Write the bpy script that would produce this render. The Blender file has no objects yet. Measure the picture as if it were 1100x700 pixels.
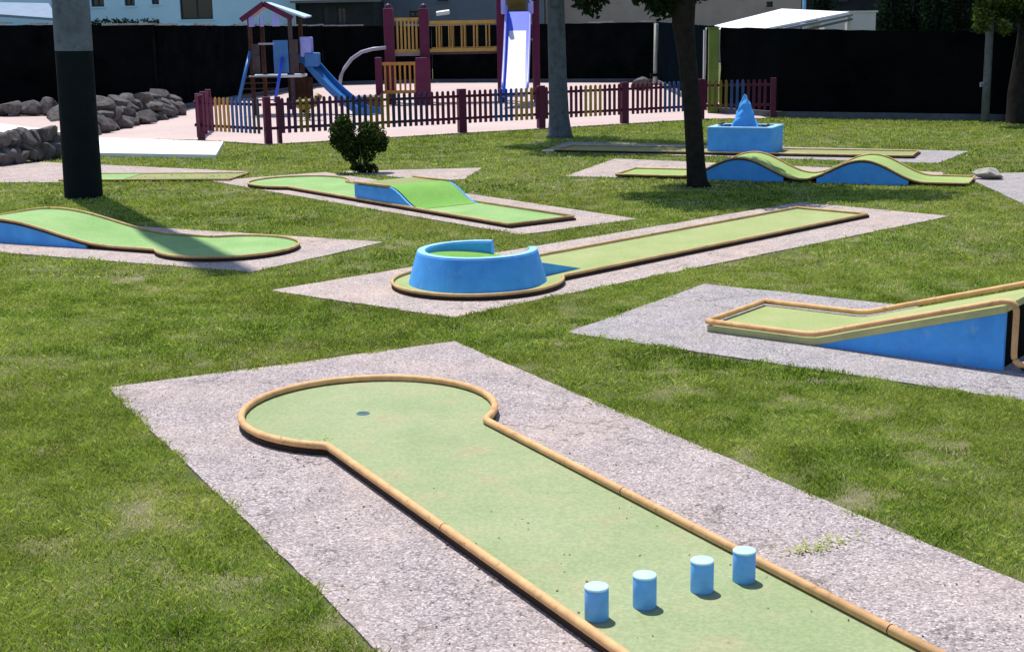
import bpy, math, random
import numpy as np
from mathutils import Vector, Matrix
random.seed(7); rng = np.random.default_rng(7)
C = bpy.context.scene.collection
scene = bpy.context.scene
R = math.radians

# ------------------------------------------------------------------ camera
F, PITCH, ROLL, H = 1480.5, 0.21336, -0.017835, 2.119
cp, sp = math.cos(PITCH), math.sin(PITCH); cr, sr = math.cos(ROLL), math.sin(ROLL)
AX = Vector((1, 0, 0)); AD = Vector((0, cp, -sp)); AU = Vector((0, sp, cp))
CX = AX * cr + AU * sr; CU = AU * cr - AX * sr
cam_d = bpy.data.cameras.new('camera'); cam = bpy.data.objects.new('camera', cam_d); C.objects.link(cam)
cam.matrix_world = Matrix(((CX.x, CU.x, -AD.x, 0), (CX.y, CU.y, -AD.y, 0), (CX.z, CU.z, -AD.z, H), (0, 0, 0, 1)))
cam_d.sensor_fit = 'HORIZONTAL'; cam_d.angle = 2 * math.atan(550 / F)
cam_d.clip_start = 0.05; cam_d.clip_end = 2000
scene.camera = cam

def at(px, py, y):
    """world point on the sight line of a photo pixel at the given distance y"""
    d = AD + CX * ((px - 550) / F) - CU * ((py - 350) / F)
    return Vector((0, 0, H)) + d * (y / d.y)
def gr(px, py, z=0.0):
    d = AD + CX * ((px - 550) / F) - CU * ((py - 350) / F)
    return Vector((0, 0, H)) + d * ((z - H) / d.z)

# ------------------------------------------------------------------ light
G = 2.119 / 2.069                                          # ground points were measured from a lower eye height
def K(*p): return tuple(q * G for q in p[:2]) + tuple(p[2:])
SUN_EL, SUN_DIR = R(68), Vector((0.425, -0.905))          # shadows fall towards the camera and to the right
world = bpy.data.worlds.new('World'); scene.world = world; world.use_nodes = True
nt = world.node_tree; bg = nt.nodes['Background']
sky = nt.nodes.new('ShaderNodeTexSky'); sky.sky_type = 'NISHITA'; sky.sun_disc = False
sky.sun_elevation = SUN_EL; sky.sun_rotation = math.atan2(-SUN_DIR.x, -SUN_DIR.y)
sky.air_density = 1.0; sky.dust_density = 0.6; sky.ozone_density = 1.5
nt.links.new(sky.outputs[0], bg.inputs[0]); bg.inputs[1].default_value = 0.125
sl = bpy.data.lights.new('sun', 'SUN'); sl.energy = 4.8; sl.angle = R(0.5); sl.color = (1, 0.955, 0.88)
so = bpy.data.objects.new('sun', sl); C.objects.link(so)
sd = Vector((SUN_DIR.x * math.cos(SUN_EL), SUN_DIR.y * math.cos(SUN_EL), -math.sin(SUN_EL)))
so.rotation_euler = sd.to_track_quat('-Z', 'Y').to_euler(); so.location = (-6, 20, 30)
scene.view_settings.view_transform = 'Standard'; scene.view_settings.look = 'None'
scene.view_settings.exposure = 0.26; scene.view_settings.gamma = 1.0
scene.cycles.max_bounces = 6; scene.cycles.use_denoising = True

# ------------------------------------------------------------------ materials
def newmat(name):
    m = bpy.data.materials.new(name); m.use_nodes = True
    t = m.node_tree; b = t.nodes['Principled BSDF']
    return m, t, b
def ramp(t, stops, fac):
    n = t.nodes.new('ShaderNodeValToRGB'); e = n.color_ramp.elements
    while len(e) < len(stops): e.new(0.5)
    for i, (p, c) in enumerate(stops):
        e[i].position = p; e[i].color = (*c, 1)
    t.links.new(fac, n.inputs[0]); return n.outputs[0]
def noise(t, scale, detail=4, rough=0.6, vec=None):
    n = t.nodes.new('ShaderNodeTexNoise'); n.inputs['Scale'].default_value = scale
    n.inputs['Detail'].default_value = detail; n.inputs['Roughness'].default_value = rough
    if vec: t.links.new(vec, n.inputs['Vector'])
    return n.outputs['Fac']
def coord(t, kind='Object'):
    return t.nodes.new('ShaderNodeTexCoord').outputs[kind]
def geo_pos(t): return t.nodes.new('ShaderNodeNewGeometry').outputs['Position']
def mixc(t, fac, a, b, mode='MIX'):
    n = t.nodes.new('ShaderNodeMix'); n.data_type = 'RGBA'; n.blend_type = mode
    for s, v in ((n.inputs[0], fac), (n.inputs[6], a), (n.inputs[7], b)):
        if isinstance(v, (int, float)): s.default_value = v
        elif isinstance(v, tuple): s.default_value = (*v, 1)
        else: t.links.new(v, s)
    return n.outputs[2]
def bump(t, b, h, strength=0.3, dist=0.01):
    n = t.nodes.new('ShaderNodeBump'); n.inputs['Strength'].default_value = strength
    n.inputs['Distance'].default_value = dist
    t.links.new(h, n.inputs['Height']); t.links.new(n.outputs[0], b.inputs['Normal'])
def paint(name, col, rough=0.55, var=0.25, scale=6, dirt=None, spec=0.3, bmp=0.15, amount=0.62):
    """painted or weathered surface: two tones of the same colour and, where asked, patches of dirt"""
    m, t, b = newmat(name); v = geo_pos(t)
    lo = tuple(c * (1 - var) for c in col); hi = tuple(min(1, c * (1 + var)) for c in col)
    c = ramp(t, [(0.3, lo), (0.7, hi)], noise(t, scale, 6, 0.65, v))
    if dirt:
        f = ramp(t, [(amount, (0, 0, 0)), (min(1, amount + 0.16), (1, 1, 1))], noise(t, scale * 2.3, 8, 0.7, v))
        c = mixc(t, f, c, dirt)
    t.links.new(c, b.inputs['Base Color']); b.inputs['Roughness'].default_value = rough
    b.inputs['Specular IOR Level'].default_value = spec
    if bmp: bump(t, b, noise(t, scale * 12, 5, 0.7, v), bmp, 0.004)
    return m
M = {}
M['blue'] = paint('blue_paint', (0.075, 0.37, 0.97), 0.6, 0.18, 5, (0.20, 0.44, 0.76), amount=0.57)
M['post_blue'] = paint('post_blue_paint', (0.15, 0.42, 0.86), 0.6, 0.16, 14, (0.22, 0.42, 0.66), amount=0.58)
M['post_cap'] = paint('sunlit_blue_cap', (0.42, 0.68, 0.82), 0.55, 0.1, 20, (0.30, 0.55, 0.66), amount=0.6)  # caps paler than the bodies, sunlight on the tops painted in
M['pale_blue'] = paint('pale_blue_and_rim_highlight', (0.28, 0.55, 0.80), 0.6, 0.15, 9, (0.5, 0.62, 0.68))  # pale blue for the pole, and painted highlight on rims and ramp
M['rail'] = paint('ochre_rail_paint', (0.64, 0.37, 0.17), 0.6, 0.22, 9, (0.33, 0.15, 0.06), amount=0.56)
M['rail_far'] = paint('weathered_rail_paint', (0.52, 0.34, 0.15), 0.55, 0.25, 6, (0.16, 0.08, 0.035), amount=0.58)
M['mast_grey'] = paint('grey_mast_concrete', (0.135, 0.155, 0.19), 0.85, 0.3, 3.5, (0.075, 0.095, 0.13), amount=0.50)
M['mast_dark'] = paint('dark_mast_coating', (0.007, 0.011, 0.013), 0.85, 0.3, 4, (0.010, 0.014, 0.016), 0.12)
M['bark_dark'] = paint('dark_bark', (0.022, 0.019, 0.017), 0.95, 0.45, 9, None, 0.1, 0.8)
M['bark_plane'] = paint('mottled_plane_bark', (0.10, 0.115, 0.13), 0.9, 0.3, 5, (0.045, 0.05, 0.05), 0.2, 0.5, amount=0.52)
M['maroon'] = paint('maroon_paint', (0.115, 0.008, 0.042), 0.45, 0.25, 5)
M['magenta'] = paint('purple_red_paint', (0.095, 0.004, 0.042), 0.4, 0.25, 5)
M['dkpurple'] = paint('dark_purple_paint', (0.055, 0.016, 0.075), 0.45, 0.25, 5)
M['yellow'] = paint('yellow_paint', (0.44, 0.27, 0.07), 0.5, 0.2, 5)
M['ochre'] = paint('orange_yellow_paint', (0.42, 0.20, 0.045), 0.5, 0.2, 5)
M['olive'] = paint('olive_yellow_paint', (0.20, 0.14, 0.02), 0.5, 0.2, 5)
M['navy'] = paint('navy_paint', (0.016, 0.025, 0.055), 0.5, 0.25, 5)
M['bluepick'] = paint('blue_picket_paint', (0.03, 0.08, 0.24), 0.5, 0.25, 5)
M['brownwood'] = paint('brown_timber', (0.06, 0.026, 0.016), 0.8, 0.4, 8, None, 0.2, 0.5)
M['greywood'] = paint('grey_timber', (0.07, 0.055, 0.06), 0.8, 0.35, 8, None, 0.2, 0.5)
M['slide_blue'] = paint('blue_slide_plastic', (0.03, 0.15, 0.42), 0.35, 0.15, 4, None, 0.5, 0)
M['slide_vivid'] = paint('vivid_blue_slide_plastic', (0.03, 0.10, 0.75), 0.35, 0.12, 4, None, 0.5, 0)
M['slide_pale'] = paint('pale_lilac_slide_plastic', (0.30, 0.32, 0.75), 0.35, 0.12, 4, None, 0.5, 0)
M['steel'] = paint('pale_steel', (0.72, 0.72, 0.76), 0.4, 0.08, 4, None, 0.5, 0)
M['tube_grey'] = paint('lilac_grey_tube', (0.30, 0.28, 0.38), 0.4, 0.1, 4, None, 0.5, 0)
M['roof_pale'] = paint('pale_blue_roof_board', (0.45, 0.6, 0.7), 0.5, 0.1, 4)
M['shed_roof'] = paint('dull_blue_sheet_roof', (0.16, 0.23, 0.34), 0.6, 0.15, 1.5)
M['white'] = paint('white_wall_blue_shade', (0.52, 0.77, 0.97), 0.8, 0.06, 0.6, None, 0.2, 0)  # white wall tinted blue, its sky-lit shade painted into the colour
M['white_sheet'] = paint('white_canopy_sheet', (0.86, 0.86, 0.84), 0.5, 0.03, 1.5, None, 0.3, 0)
M['panel_white'] = paint('pale_panel', (0.62, 0.60, 0.58), 0.7, 0.08, 2, None, 0.2, 0)
M['glass_dark'] = paint('dark_window_glass', (0.012, 0.014, 0.02), 0.15, 0.2, 1, None, 0.5, 0)
M['frame_dark'] = paint('dark_window_frame', (0.03, 0.035, 0.05), 0.5, 0.2, 2, None, 0.3, 0)
M['greyhouse'] = paint('blue_grey_wall', (0.15, 0.175, 0.23), 0.8, 0.12, 0.8, None, 0.2, 0)
M['tanroof'] = paint('tan_roof_tiles', (0.40, 0.32, 0.29), 0.85, 0.15, 0.8, (0.26, 0.21, 0.2), 0.2, 0)
M['darkhouse'] = paint('dark_timber_wall', (0.02, 0.024, 0.03), 0.8, 0.3, 1.2, None, 0.2, 0)
M['screen'] = paint('black_green_screen_fabric', (0.0032, 0.0044, 0.0052), 0.95, 0.6, 0.9, (0.0055, 0.0065, 0.007), 0.0, 0.4, 0.5)
M['screen_side'] = paint('dark_blue_screen_fabric', (0.003, 0.006, 0.009), 0.95, 0.3, 0.7, None, 0.0, 0.4)
M['coping'] = paint('pale_coping_stone', (0.28, 0.28, 0.27), 0.9, 0.35, 3)
M['kerbstone'] = paint('grey_kerb_concrete', (0.10, 0.11, 0.135), 0.9, 0.3, 3)
M['greenpost'] = paint('leaf_green_paint', (0.13, 0.21, 0.035), 0.5, 0.25, 3)
M['polepale'] = paint('pale_pole_paint', (0.33, 0.36, 0.30), 0.5, 0.2, 3)
M['rock'] = paint('dark_grey_rock', (0.11, 0.10, 0.10), 0.95, 0.45, 5, (0.026, 0.024, 0.027), 0.15, 0.9, amount=0.52)
M['stone_pale'] = paint('pale_field_stone', (0.36, 0.34, 0.31), 0.95, 0.3, 8, None, 0.15, 0.7)
M['dark'] = paint('near_black_and_hollow_shade', (0.006, 0.006, 0.006), 0.9, 0.2, 3, None, 0.05, 0)  # near-black for small fittings and for painted shade at the hollow ramp
M['edge_dark'] = paint('dark_edge_and_rail_shade', (0.03, 0.016, 0.010), 0.8, 0.3, 6)  # dark edges and joints, also the shade painted under the rails
M['cup_dark'] = paint('dark_teal_cup_bottom', (0.03, 0.09, 0.11), 0.6, 0.2, 20, None, 0.2, 0)
M['cup'] = paint('teal_cup_plastic', (0.07, 0.17, 0.18), 0.5, 0.2, 20, None, 0.3, 0)
M['stem'] = paint('brown_stem_bark', (0.10, 0.075, 0.05), 0.95, 0.35, 14, None, 0.1, 0.6)

def felt(name, a, b_, worn, amount=0.56):
    m, t, b = newmat(name); v = geo_pos(t)
    c = ramp(t, [(0.32, a), (0.68, b_)], noise(t, 1.7, 7, 0.62, v))
    f = ramp(t, [(amount, (0, 0, 0)), (amount + 0.18, (1, 1, 1))], noise(t, 3.4, 9, 0.72, v))
    c = mixc(t, f, c, worn)
    f2 = ramp(t, [(0.40, (0.86, 0.88, 0.84)), (0.62, (1.08, 1.07, 1.05))], noise(t, 62, 3, 0.7, v))
    c = mixc(t, 1.0, c, f2, 'MULTIPLY')
    mp = t.nodes.new('ShaderNodeMapping'); mp.inputs['Rotation'].default_value = (0, 0, R(28)); mp.inputs['Scale'].default_value = (1, 7, 1)
    t.links.new(v, mp.inputs[0])
    st = ramp(t, [(0.60, (0, 0, 0)), (0.72, (0.55, 0.55, 0.55))], noise(t, 2.6, 6, 0.7, mp.outputs[0]))
    c = mixc(t, st, c, tuple(x * 0.72 for x in worn))
    t.links.new(c, b.inputs['Base Color']); b.inputs['Roughness'].default_value = 0.85
    b.inputs['Specular IOR Level'].default_value = 0.2
    bump(t, b, noise(t, 180, 3, 0.7, v), 0.35, 0.003)
    return m
M['felt_pale'] = felt('faded_green_felt', (0.255, 0.315, 0.165), (0.325, 0.37, 0.215), (0.35, 0.315, 0.19), 0.52)
M['felt_yellow'] = felt('sun_bleached_yellow_green_felt', (0.27, 0.335, 0.13), (0.36, 0.40, 0.185), (0.37, 0.35, 0.19), 0.55)
M['felt_wave'] = felt('yellowish_green_felt', (0.24, 0.36, 0.10), (0.33, 0.43, 0.155), (0.36, 0.36, 0.17), 0.52)
M['felt_mid'] = felt('light_green_felt', (0.20, 0.36, 0.12), (0.29, 0.44, 0.19), (0.32, 0.37, 0.18), 0.6)
M['felt_bright'] = felt('bright_green_felt', (0.14, 0.34, 0.055), (0.21, 0.42, 0.10), (0.25, 0.38, 0.12), 0.62)
M['felt_olive'] = felt('worn_olive_felt', (0.22, 0.28, 0.10), (0.30, 0.33, 0.15), (0.26, 0.20, 0.11), 0.5)
M['fascia'] = paint('yellow_green_edge_paint', (0.50, 0.48, 0.22), 0.6, 0.2, 6, (0.33, 0.29, 0.14), amount=0.6)

def pad_mat(name, tint, warm=(0.47, 0.37, 0.33)):
    m, t, b = newmat(name); v = geo_pos(t)
    vo = t.nodes.new('ShaderNodeTexVoronoi'); vo.inputs['Scale'].default_value = 105; t.links.new(v, vo.inputs['Vector'])
    sep = t.nodes.new('ShaderNodeSeparateColor'); t.links.new(vo.outputs['Color'], sep.inputs[0])
    k = tint
    g = ramp(t, [(0.0, tuple(0.42 * x for x in k)), (0.25, tuple(0.82 * x for x in k)), (0.7, k), (1.0, tuple(min(1, 1.5 * x) for x in k))], sep.outputs[0])
    edge = ramp(t, [(0.0, (1.05, 1.05, 1.05)), (0.55, (0.95, 0.95, 0.95)), (0.95, (0.6, 0.58, 0.58))], vo.outputs['Distance'])
    c = mixc(t, 0.8, g, edge, 'MULTIPLY')
    n1 = ramp(t, [(0.44, (0, 0, 0)), (0.75, (0.8, 0.8, 0.8))], noise(t, 1.1, 6, 0.65, v))
    c = mixc(t, n1, c, mixc(t, 0.65, c, warm))
    n2 = ramp(t, [(0.3, (0.82, 0.82, 0.83)), (0.7, (1.13, 1.12, 1.12))], noise(t, 3.1, 7, 0.7, v))
    c = mixc(t, 1.0, c, n2, 'MULTIPLY')
    n4 = ramp(t, [(0.58, (0, 0, 0)), (0.70, (0.5, 0.5, 0.5))], noise(t, 1.7, 9, 0.75, v))
    c = mixc(t, n4, c, tuple(0.55 * x for x in k))
    vc = t.nodes.new('ShaderNodeTexVoronoi'); vc.feature = 'DISTANCE_TO_EDGE'; vc.inputs['Scale'].default_value = 0.55
    wob = t.nodes.new('ShaderNodeVectorMath'); wob.operation = 'ADD'; nv = t.nodes.new('ShaderNodeTexNoise'); nv.inputs['Scale'].default_value = 3.0; nv.inputs['Detail'].default_value = 6
    t.links.new(v, nv.inputs['Vector']); t.links.new(v, wob.inputs[0]); t.links.new(nv.outputs['Color'], wob.inputs[1]); t.links.new(wob.outputs[0], vc.inputs['Vector'])
    cr_ = ramp(t, [(0.0, (0.55, 0.53, 0.5)), (0.0035, (0.75, 0.74, 0.72)), (0.006, (1, 1, 1))], vc.outputs['Distance'])
    c = mixc(t, 1.0, c, cr_, 'MULTIPLY')
    n3 = ramp(t, [(0.35, (0.80, 0.80, 0.80)), (0.65, (1.18, 1.18, 1.18))], noise(t, 160, 2, 0.6, v))
    c = mixc(t, 1.0, c, n3, 'MULTIPLY')
    t.links.new(c, b.inputs['Base Color']); b.inputs['Roughness'].default_value = 0.92
    b.inputs['Specular IOR Level'].default_value = 0.15
    bump(t, b, vo.outputs['Distance'], 0.5, -0.005)
    return m
M['pad'] = pad_mat('pebbly_concrete', (0.395, 0.345, 0.345))
M['pad_pink'] = pad_mat('pinkish_pebbly_concrete', (0.45, 0.385, 0.365), (0.50, 0.37, 0.31))
M['pad_grey'] = pad_mat('grey_pebbly_concrete', (0.355, 0.332, 0.342), (0.42, 0.36, 0.33))
def ground_mat(name, stops, sc=0.6, rough=0.95, fine=40, fam=0.25):
    m, t, b = newmat(name); v = geo_pos(t)
    c = ramp(t, stops, noise(t, sc, 8, 0.65, v))
    n2 = ramp(t, [(0.3, (1 - fam,) * 3), (0.7, (1 + fam,) * 3)], noise(t, fine, 5, 0.75, v))
    c = mixc(t, 1.0, c, n2, 'MULTIPLY')
    t.links.new(c, b.inputs['Base Color']); b.inputs['Roughness'].default_value = rough
    b.inputs['Specular IOR Level'].default_value = 0.1
    bump(t, b, noise(t, fine, 5, 0.75, v), 0.4, 0.02)
    return m
M['soil'] = ground_mat('lawn_thatch', [(0.30, (0.06, 0.085, 0.02)), (0.5, (0.10, 0.115, 0.04)), (0.62, (0.19, 0.17, 0.105)), (0.8, (0.30, 0.27, 0.20))], 2.2, fine=120, fam=0.75)
M['sand'] = ground_mat('pinkish_sand', [(0.3, (0.46, 0.365, 0.35)), (0.7, (0.54, 0.435, 0.415))], 0.4, fine=12, fam=0.08)
M['path'] = ground_mat('pale_concrete_path', [(0.3, (0.80, 0.79, 0.75)), (0.7, (0.88, 0.87, 0.83))], 0.7, fine=14, fam=0.05)
M['earth'] = ground_mat('far_dry_ground', [(0.3, (0.16, 0.14, 0.09)), (0.7, (0.24, 0.2, 0.13))], 0.1, fine=4)

def leafmat(name, cols, transl=0.35, patch=None):
    m, t, b = newmat(name)
    at_ = t.nodes.new('ShaderNodeAttribute'); at_.attribute_name = 'rnd'
    n = len(cols)
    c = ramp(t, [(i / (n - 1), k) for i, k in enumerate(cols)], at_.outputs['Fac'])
    v = geo_pos(t)
    if patch:
        f = ramp(t, [(0.40, (0, 0, 0)), (0.72, (0.9, 0.9, 0.9))], noise(t, patch[1], 6, 0.65, v))
        c = mixc(t, f, c, mixc(t, 0.7, c, patch[0]))
    dif = t.nodes.new('ShaderNodeBsdfDiffuse'); tr = t.nodes.new('ShaderNodeBsdfTranslucent'); mx = t.nodes.new('ShaderNodeMixShader')
    t.links.new(c, dif.inputs[0])
    t.links.new(mixc(t, 1.0, c, (1.1, 1.15, 0.5), 'MULTIPLY'), tr.inputs[0]); mx.inputs[0].default_value = transl
    t.links.new(dif.outputs[0], mx.inputs[1]); t.links.new(tr.outputs[0], mx.inputs[2])
    t.links.new(mx.outputs[0], t.nodes['Material Output'].inputs['Surface'])
    return m
M['grass'] = leafmat('lawn_grass', [(0.055, 0.105, 0.016), (0.225, 0.33, 0.06), (0.395, 0.49, 0.14), (0.58, 0.58, 0.30), (0.76, 0.72, 0.52)], 0.42, ((0.42, 0.41, 0.13), 0.45))
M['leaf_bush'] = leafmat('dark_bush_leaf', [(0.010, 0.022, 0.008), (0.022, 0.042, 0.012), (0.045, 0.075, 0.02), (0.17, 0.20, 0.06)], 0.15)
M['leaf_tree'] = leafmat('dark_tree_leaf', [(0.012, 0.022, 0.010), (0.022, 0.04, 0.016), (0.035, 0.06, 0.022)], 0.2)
M['leaf_lime_sunlit'] = leafmat('sunlit_yellow_green_leaf', [(0.03, 0.05, 0.012), (0.08, 0.12, 0.03), (0.16, 0.2, 0.06), (0.3, 0.32, 0.16)], 0.4)  # lighter leaf copy with sunlight painted into its colour
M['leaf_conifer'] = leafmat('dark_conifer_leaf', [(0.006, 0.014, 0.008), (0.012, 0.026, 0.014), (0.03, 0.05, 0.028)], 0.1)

# ------------------------------------------------------------------ mesh helpers
class MB:
    def __init__(s): s.v = []; s.f = []; s.sm = []
    def add(s, vs, fs, smooth=False):
        o = len(s.v); s.v += [tuple(x) for x in vs]; s.f += [tuple(i + o for i in f) for f in fs]; s.sm += [smooth] * len(fs); return s
    def box(s, c, size, rz=0, rx=0, ry=0):
        mt = Matrix.Translation(c) @ Matrix.Rotation(rz, 4, 'Z') @ Matrix.Rotation(ry, 4, 'Y') @ Matrix.Rotation(rx, 4, 'X')
        h = [k / 2 for k in size]
        vs = [mt @ Vector((x * h[0], y * h[1], z * h[2])) for x in (-1, 1) for y in (-1, 1) for z in (-1, 1)]
        return s.add(vs, [(0, 1, 3, 2), (4, 6, 7, 5), (0, 4, 5, 1), (2, 3, 7, 6), (0, 2, 6, 4), (1, 5, 7, 3)])
    def beam(s, a, b, w, h=None):
        """square bar from a to b"""
        a, b = Vector(a), Vector(b); h = h or w; d = (b - a).normalized()
        u = d.cross(Vector((0, 0, 1)));  u = Vector((1, 0, 0)) if u.length < 1e-3 else u.normalized()
        n = u.cross(d)
        vs = [p + u * x * w / 2 + n * y * h / 2 for p in (a, b) for x, y in ((-1, -1), (1, -1), (1, 1), (-1, 1))]
        return s.add(vs, [(3, 2, 1, 0), (4, 5, 6, 7), (0, 1, 5, 4), (1, 2, 6, 5), (2, 3, 7, 6), (3, 0, 4, 7)])
    def tube(s, pts, r, n=10, closed=False, caps=True):
        pts = [Vector(p) for p in pts]; k = len(pts); rr = r if isinstance(r, (list, tuple)) else [r] * k
        o = []; 
        for i, p in enumerate(pts):
            a = pts[(i - 1) % k] if (closed or i > 0) else p; b = pts[(i + 1) % k] if (closed or i < k - 1) else p
            d1 = (p - a).normalized() if (p - a).length > 1e-9 else None; d2 = (b - p).normalized() if (b - p).length > 1e-9 else None
            d = ((d1 or d2) + (d2 or d1)).normalized()
            sc = 1.0
            if d1 and d2: sc = 1 / max(0.5, d1.dot(d))
            up = Vector((0, 0, 1)) if abs(d.z) < 0.93 else Vector((0, 1, 0))
            u = d.cross(up).normalized(); w = u.cross(d).normalized()
            for j in range(n):
                t = 2 * math.pi * j / n
                o.append(p + u * math.cos(t) * rr[i] * sc + w * math.sin(t) * rr[i])
        fs = []
        for i in range(k if closed else k - 1):
            for j in range(n):
                a = i * n + j; b = i * n + (j + 1) % n; c = ((i + 1) % k) * n + (j + 1) % n; d = ((i + 1) % k) * n + j
                fs.append((a, b, c, d))
        if caps and not closed: fs += [tuple(reversed(range(n))), tuple(range((k - 1) * n, k * n))]
        return s.add(o, fs, True)
    def prism(s, poly, z0, z1):
        n = len(poly); vs = [(p[0], p[1], z0) for p in poly] + [(p[0], p[1], z1) for p in poly]
        fs = [tuple(range(n, 2 * n)), tuple(reversed(range(n)))] + [(i, (i + 1) % n, n + (i + 1) % n, n + i) for i in range(n)]
        return s.add(vs, fs)
    def slab(s, quad, th):
        """sheet through four points, th thick downwards"""
        q = [Vector(p) for p in quad]; nrm = (q[1] - q[0]).cross(q[3] - q[0]).normalized()
        if nrm.z < 0: nrm = -nrm
        vs = q + [p - nrm * th for p in q]
        return s.add(vs, [(0, 1, 2, 3), (7, 6, 5, 4)] + [(i, 4 + i, 4 + (i + 1) % 4, (i + 1) % 4) for i in range(4)])
    def lathe(s, prof, n=40, c=(0, 0, 0), a0=0.0, a1=2 * math.pi, closed_prof=False, caps=False):
        full = abs(a1 - a0 - 2 * math.pi) < 1e-6; m = n if full else n + 1; k = len(prof)
        vs = [(c[0] + r * math.cos(a0 + (a1 - a0) * i / n), c[1] + r * math.sin(a0 + (a1 - a0) * i / n), c[2] + z) for i in range(m) for r, z in prof]
        fs = []
        for i in range(n):
            i2 = (i + 1) % m
            for j in range(k if closed_prof else k - 1):
                j2 = (j + 1) % k; fs.append((i * k + j, i2 * k + j, i2 * k + j2, i * k + j2))
        if caps and not full: fs += [tuple(range(k)), tuple(reversed(range((m - 1) * k, m * k)))]
        return s.add(vs, fs, False)
    def build(s, name, mat, parent=None, bevel=0, smooth=None):
        me = bpy.data.meshes.new(name); me.from_pydata(s.v, [], s.f); me.update()
        sm = s.sm if smooth is None else [smooth] * len(s.f)
        me.polygons.foreach_set('use_smooth', sm)
        import bmesh
        b = bmesh.new(); b.from_mesh(me); bmesh.ops.recalc_face_normals(b, faces=b.faces); b.to_mesh(me); b.free()
        me.materials.append(mat); o = bpy.data.objects.new(name, me); C.objects.link(o)
        if parent: o.parent = parent
        if bevel:
            md = o.modifiers.new('soft', 'BEVEL'); md.width = bevel; md.segments = 2; md.limit_method = 'ANGLE'; md.angle_limit = R(35)
        return o
def tag(o, label, cat, group=None, kind=None):
    o['label'] = label; o['category'] = cat
    if group: o['group'] = group
    if kind: o['kind'] = kind
    return o
def thing(name, label, cat, loc=(0, 0, 0), rz=0, group=None):
    o = bpy.data.objects.new(name, None); o.empty_display_size = 0.2; C.objects.link(o)
    o.location = loc; o.rotation_euler = (0, 0, rz); return tag(o, label, cat, group)
def struct(o, label=None):
    o['kind'] = 'structure'
    if label: o['label'] = label
    return o
def arc(c, r, a0, a1, n, z=None):
    return [(c[0] + r * math.cos(a0 + (a1 - a0) * i / n), c[1] + r * math.sin(a0 + (a1 - a0) * i / n)) + (() if z is None else (z,)) for i in range(n + 1)]
def value_noise(x, y, sc, seed):
    g = np.random.default_rng(seed).random((256, 256)); x = x * sc + 500; y = y * sc + 500
    xi = np.floor(x).astype(int); yi = np.floor(y).astype(int); fx = x - xi; fy = y - yi
    fx = fx * fx * (3 - 2 * fx); fy = fy * fy * (3 - 2 * fy); q = lambda a, b: g[a % 256, b % 256]
    return (q(xi, yi) * (1 - fx) + q(xi + 1, yi) * fx) * (1 - fy) + (q(xi, yi + 1) * (1 - fx) + q(xi + 1, yi + 1) * fx) * fy

# ------------------------------------------------------------------ ground
lawn = MB().add([(-400, -60, 0), (400, -60, 0), (400, 900, 0), (-400, 900, 0)], [(0, 1, 2, 3)]).build('ground', M['soil']); struct(lawn)

def ragged(poly, step=0.07, amp=0.012, seed=1):
    r = random.Random(seed); out = []
    for i in range(len(poly)):
        a = Vector(poly[i]).to_2d(); b = Vector(poly[(i + 1) % len(poly)]).to_2d(); L = (b - a).length; n = max(1, int(L / step))
        nn = Vector((-(b - a).y, (b - a).x)).normalized(); drift = 0
        for k in range(n):
            drift = drift * 0.8 + r.uniform(-amp, amp) * 0.7
            e = 0 if k == 0 else drift
            out.append(tuple(a + (b - a) * k / n + nn * e))
    return out
PADS = []
def pad(poly, mat, seed, z=0.010, step=0.07, amp=0.007):
    p = ragged([K(*q) for q in poly], step, amp, seed); PADS.append(p)
    o = MB().prism(p, -0.06, z).build('pavement', mat); struct(o); return o

def frame_pt(o, u, s, t): return (o[0] + u[0] * s - u[1] * t, o[1] + u[1] * s + u[0] * t)
def rect(o, u, s0, s1, t0, t1): return [frame_pt(o, u, s, t) for s, t in ((s0, t0), (s1, t0), (s1, t1), (s0, t1))]
def unit(x, y):
    l = math.hypot(x, y); return (x / l, y / l)

# lane frames: origin, direction of +s
L1o, L1u = (-0.803, 7.397), (math.cos(2.0624), math.sin(2.0624))            # front lane, +s towards the round end
L2o, L2u = (-0.28, 11.42), unit(0.705, 0.709)                               # ring lane, +s away from the ring
L3o, L3u = (1.37, 9.45), unit(0.79, -0.61)                                  # jump ramp lane
L4o, L4u = (-2.80, 13.52), unit(-0.89, 0.455)                               # hump lane, +s away from the round end
L5o, L5u = (-2.97, 19.41), unit(0.598, -0.802)                              # step lane, +s from round end to tee
L6o, L6u = (1.57, 19.72), unit(0.925, -0.40)                                # double wave lane
L7o, L7u = (0.95, 24.2), unit(0.925, -0.385)                                # far lane with box
L8o, L8u = (-6.65, 20.35), unit(0.975, -0.12)                               # worn lane behind the mast

pad(rect(L1o, L1u, -5.9, 1.266, -1.15, 1.15), M['pad'], 1)
pad([(-1.97, 11.04), (-0.43, 9.84), (4.71, 14.67), (3.4, 16.05)], M['pad_pink'], 2)
pad([(0.38, 9.27), (5.1, 5.5), (6.5, 7.3), (1.57, 10.99)], M['pad_grey'], 3)
pad([(-7.9, 14.82), (-2.28, 11.94), (-1.26, 13.54), (-6.9, 16.5)], M['pad_pink'], 4)
pad([(-4.26, 19.59), (0.11, 13.87), (1.39, 14.88), (-2.75, 20.55)], M['pad_pink'], 5)
pad([(-2.55, 20.62), (-1.0, 19.05), (-0.62, 19.25), (-0.41, 20.78)], M['pad_pink'], 6)
pad([(0.78, 19.37), (5.45, 17.62), (6.0, 19.0), (1.67, 21.86)], M['pad_pink'], 7)
pad([(0.53, 23.42), (6.3, 20.24), (7.33, 22.05), (1.08, 25.23)], M['pad_grey'], 8)
pad([(-10.2, 20.3), (-6.3, 19.75), (-3.95, 20.85), (-5.6, 21.8), (-8.2, 23.3)], M['pad_pink'], 9)
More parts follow.
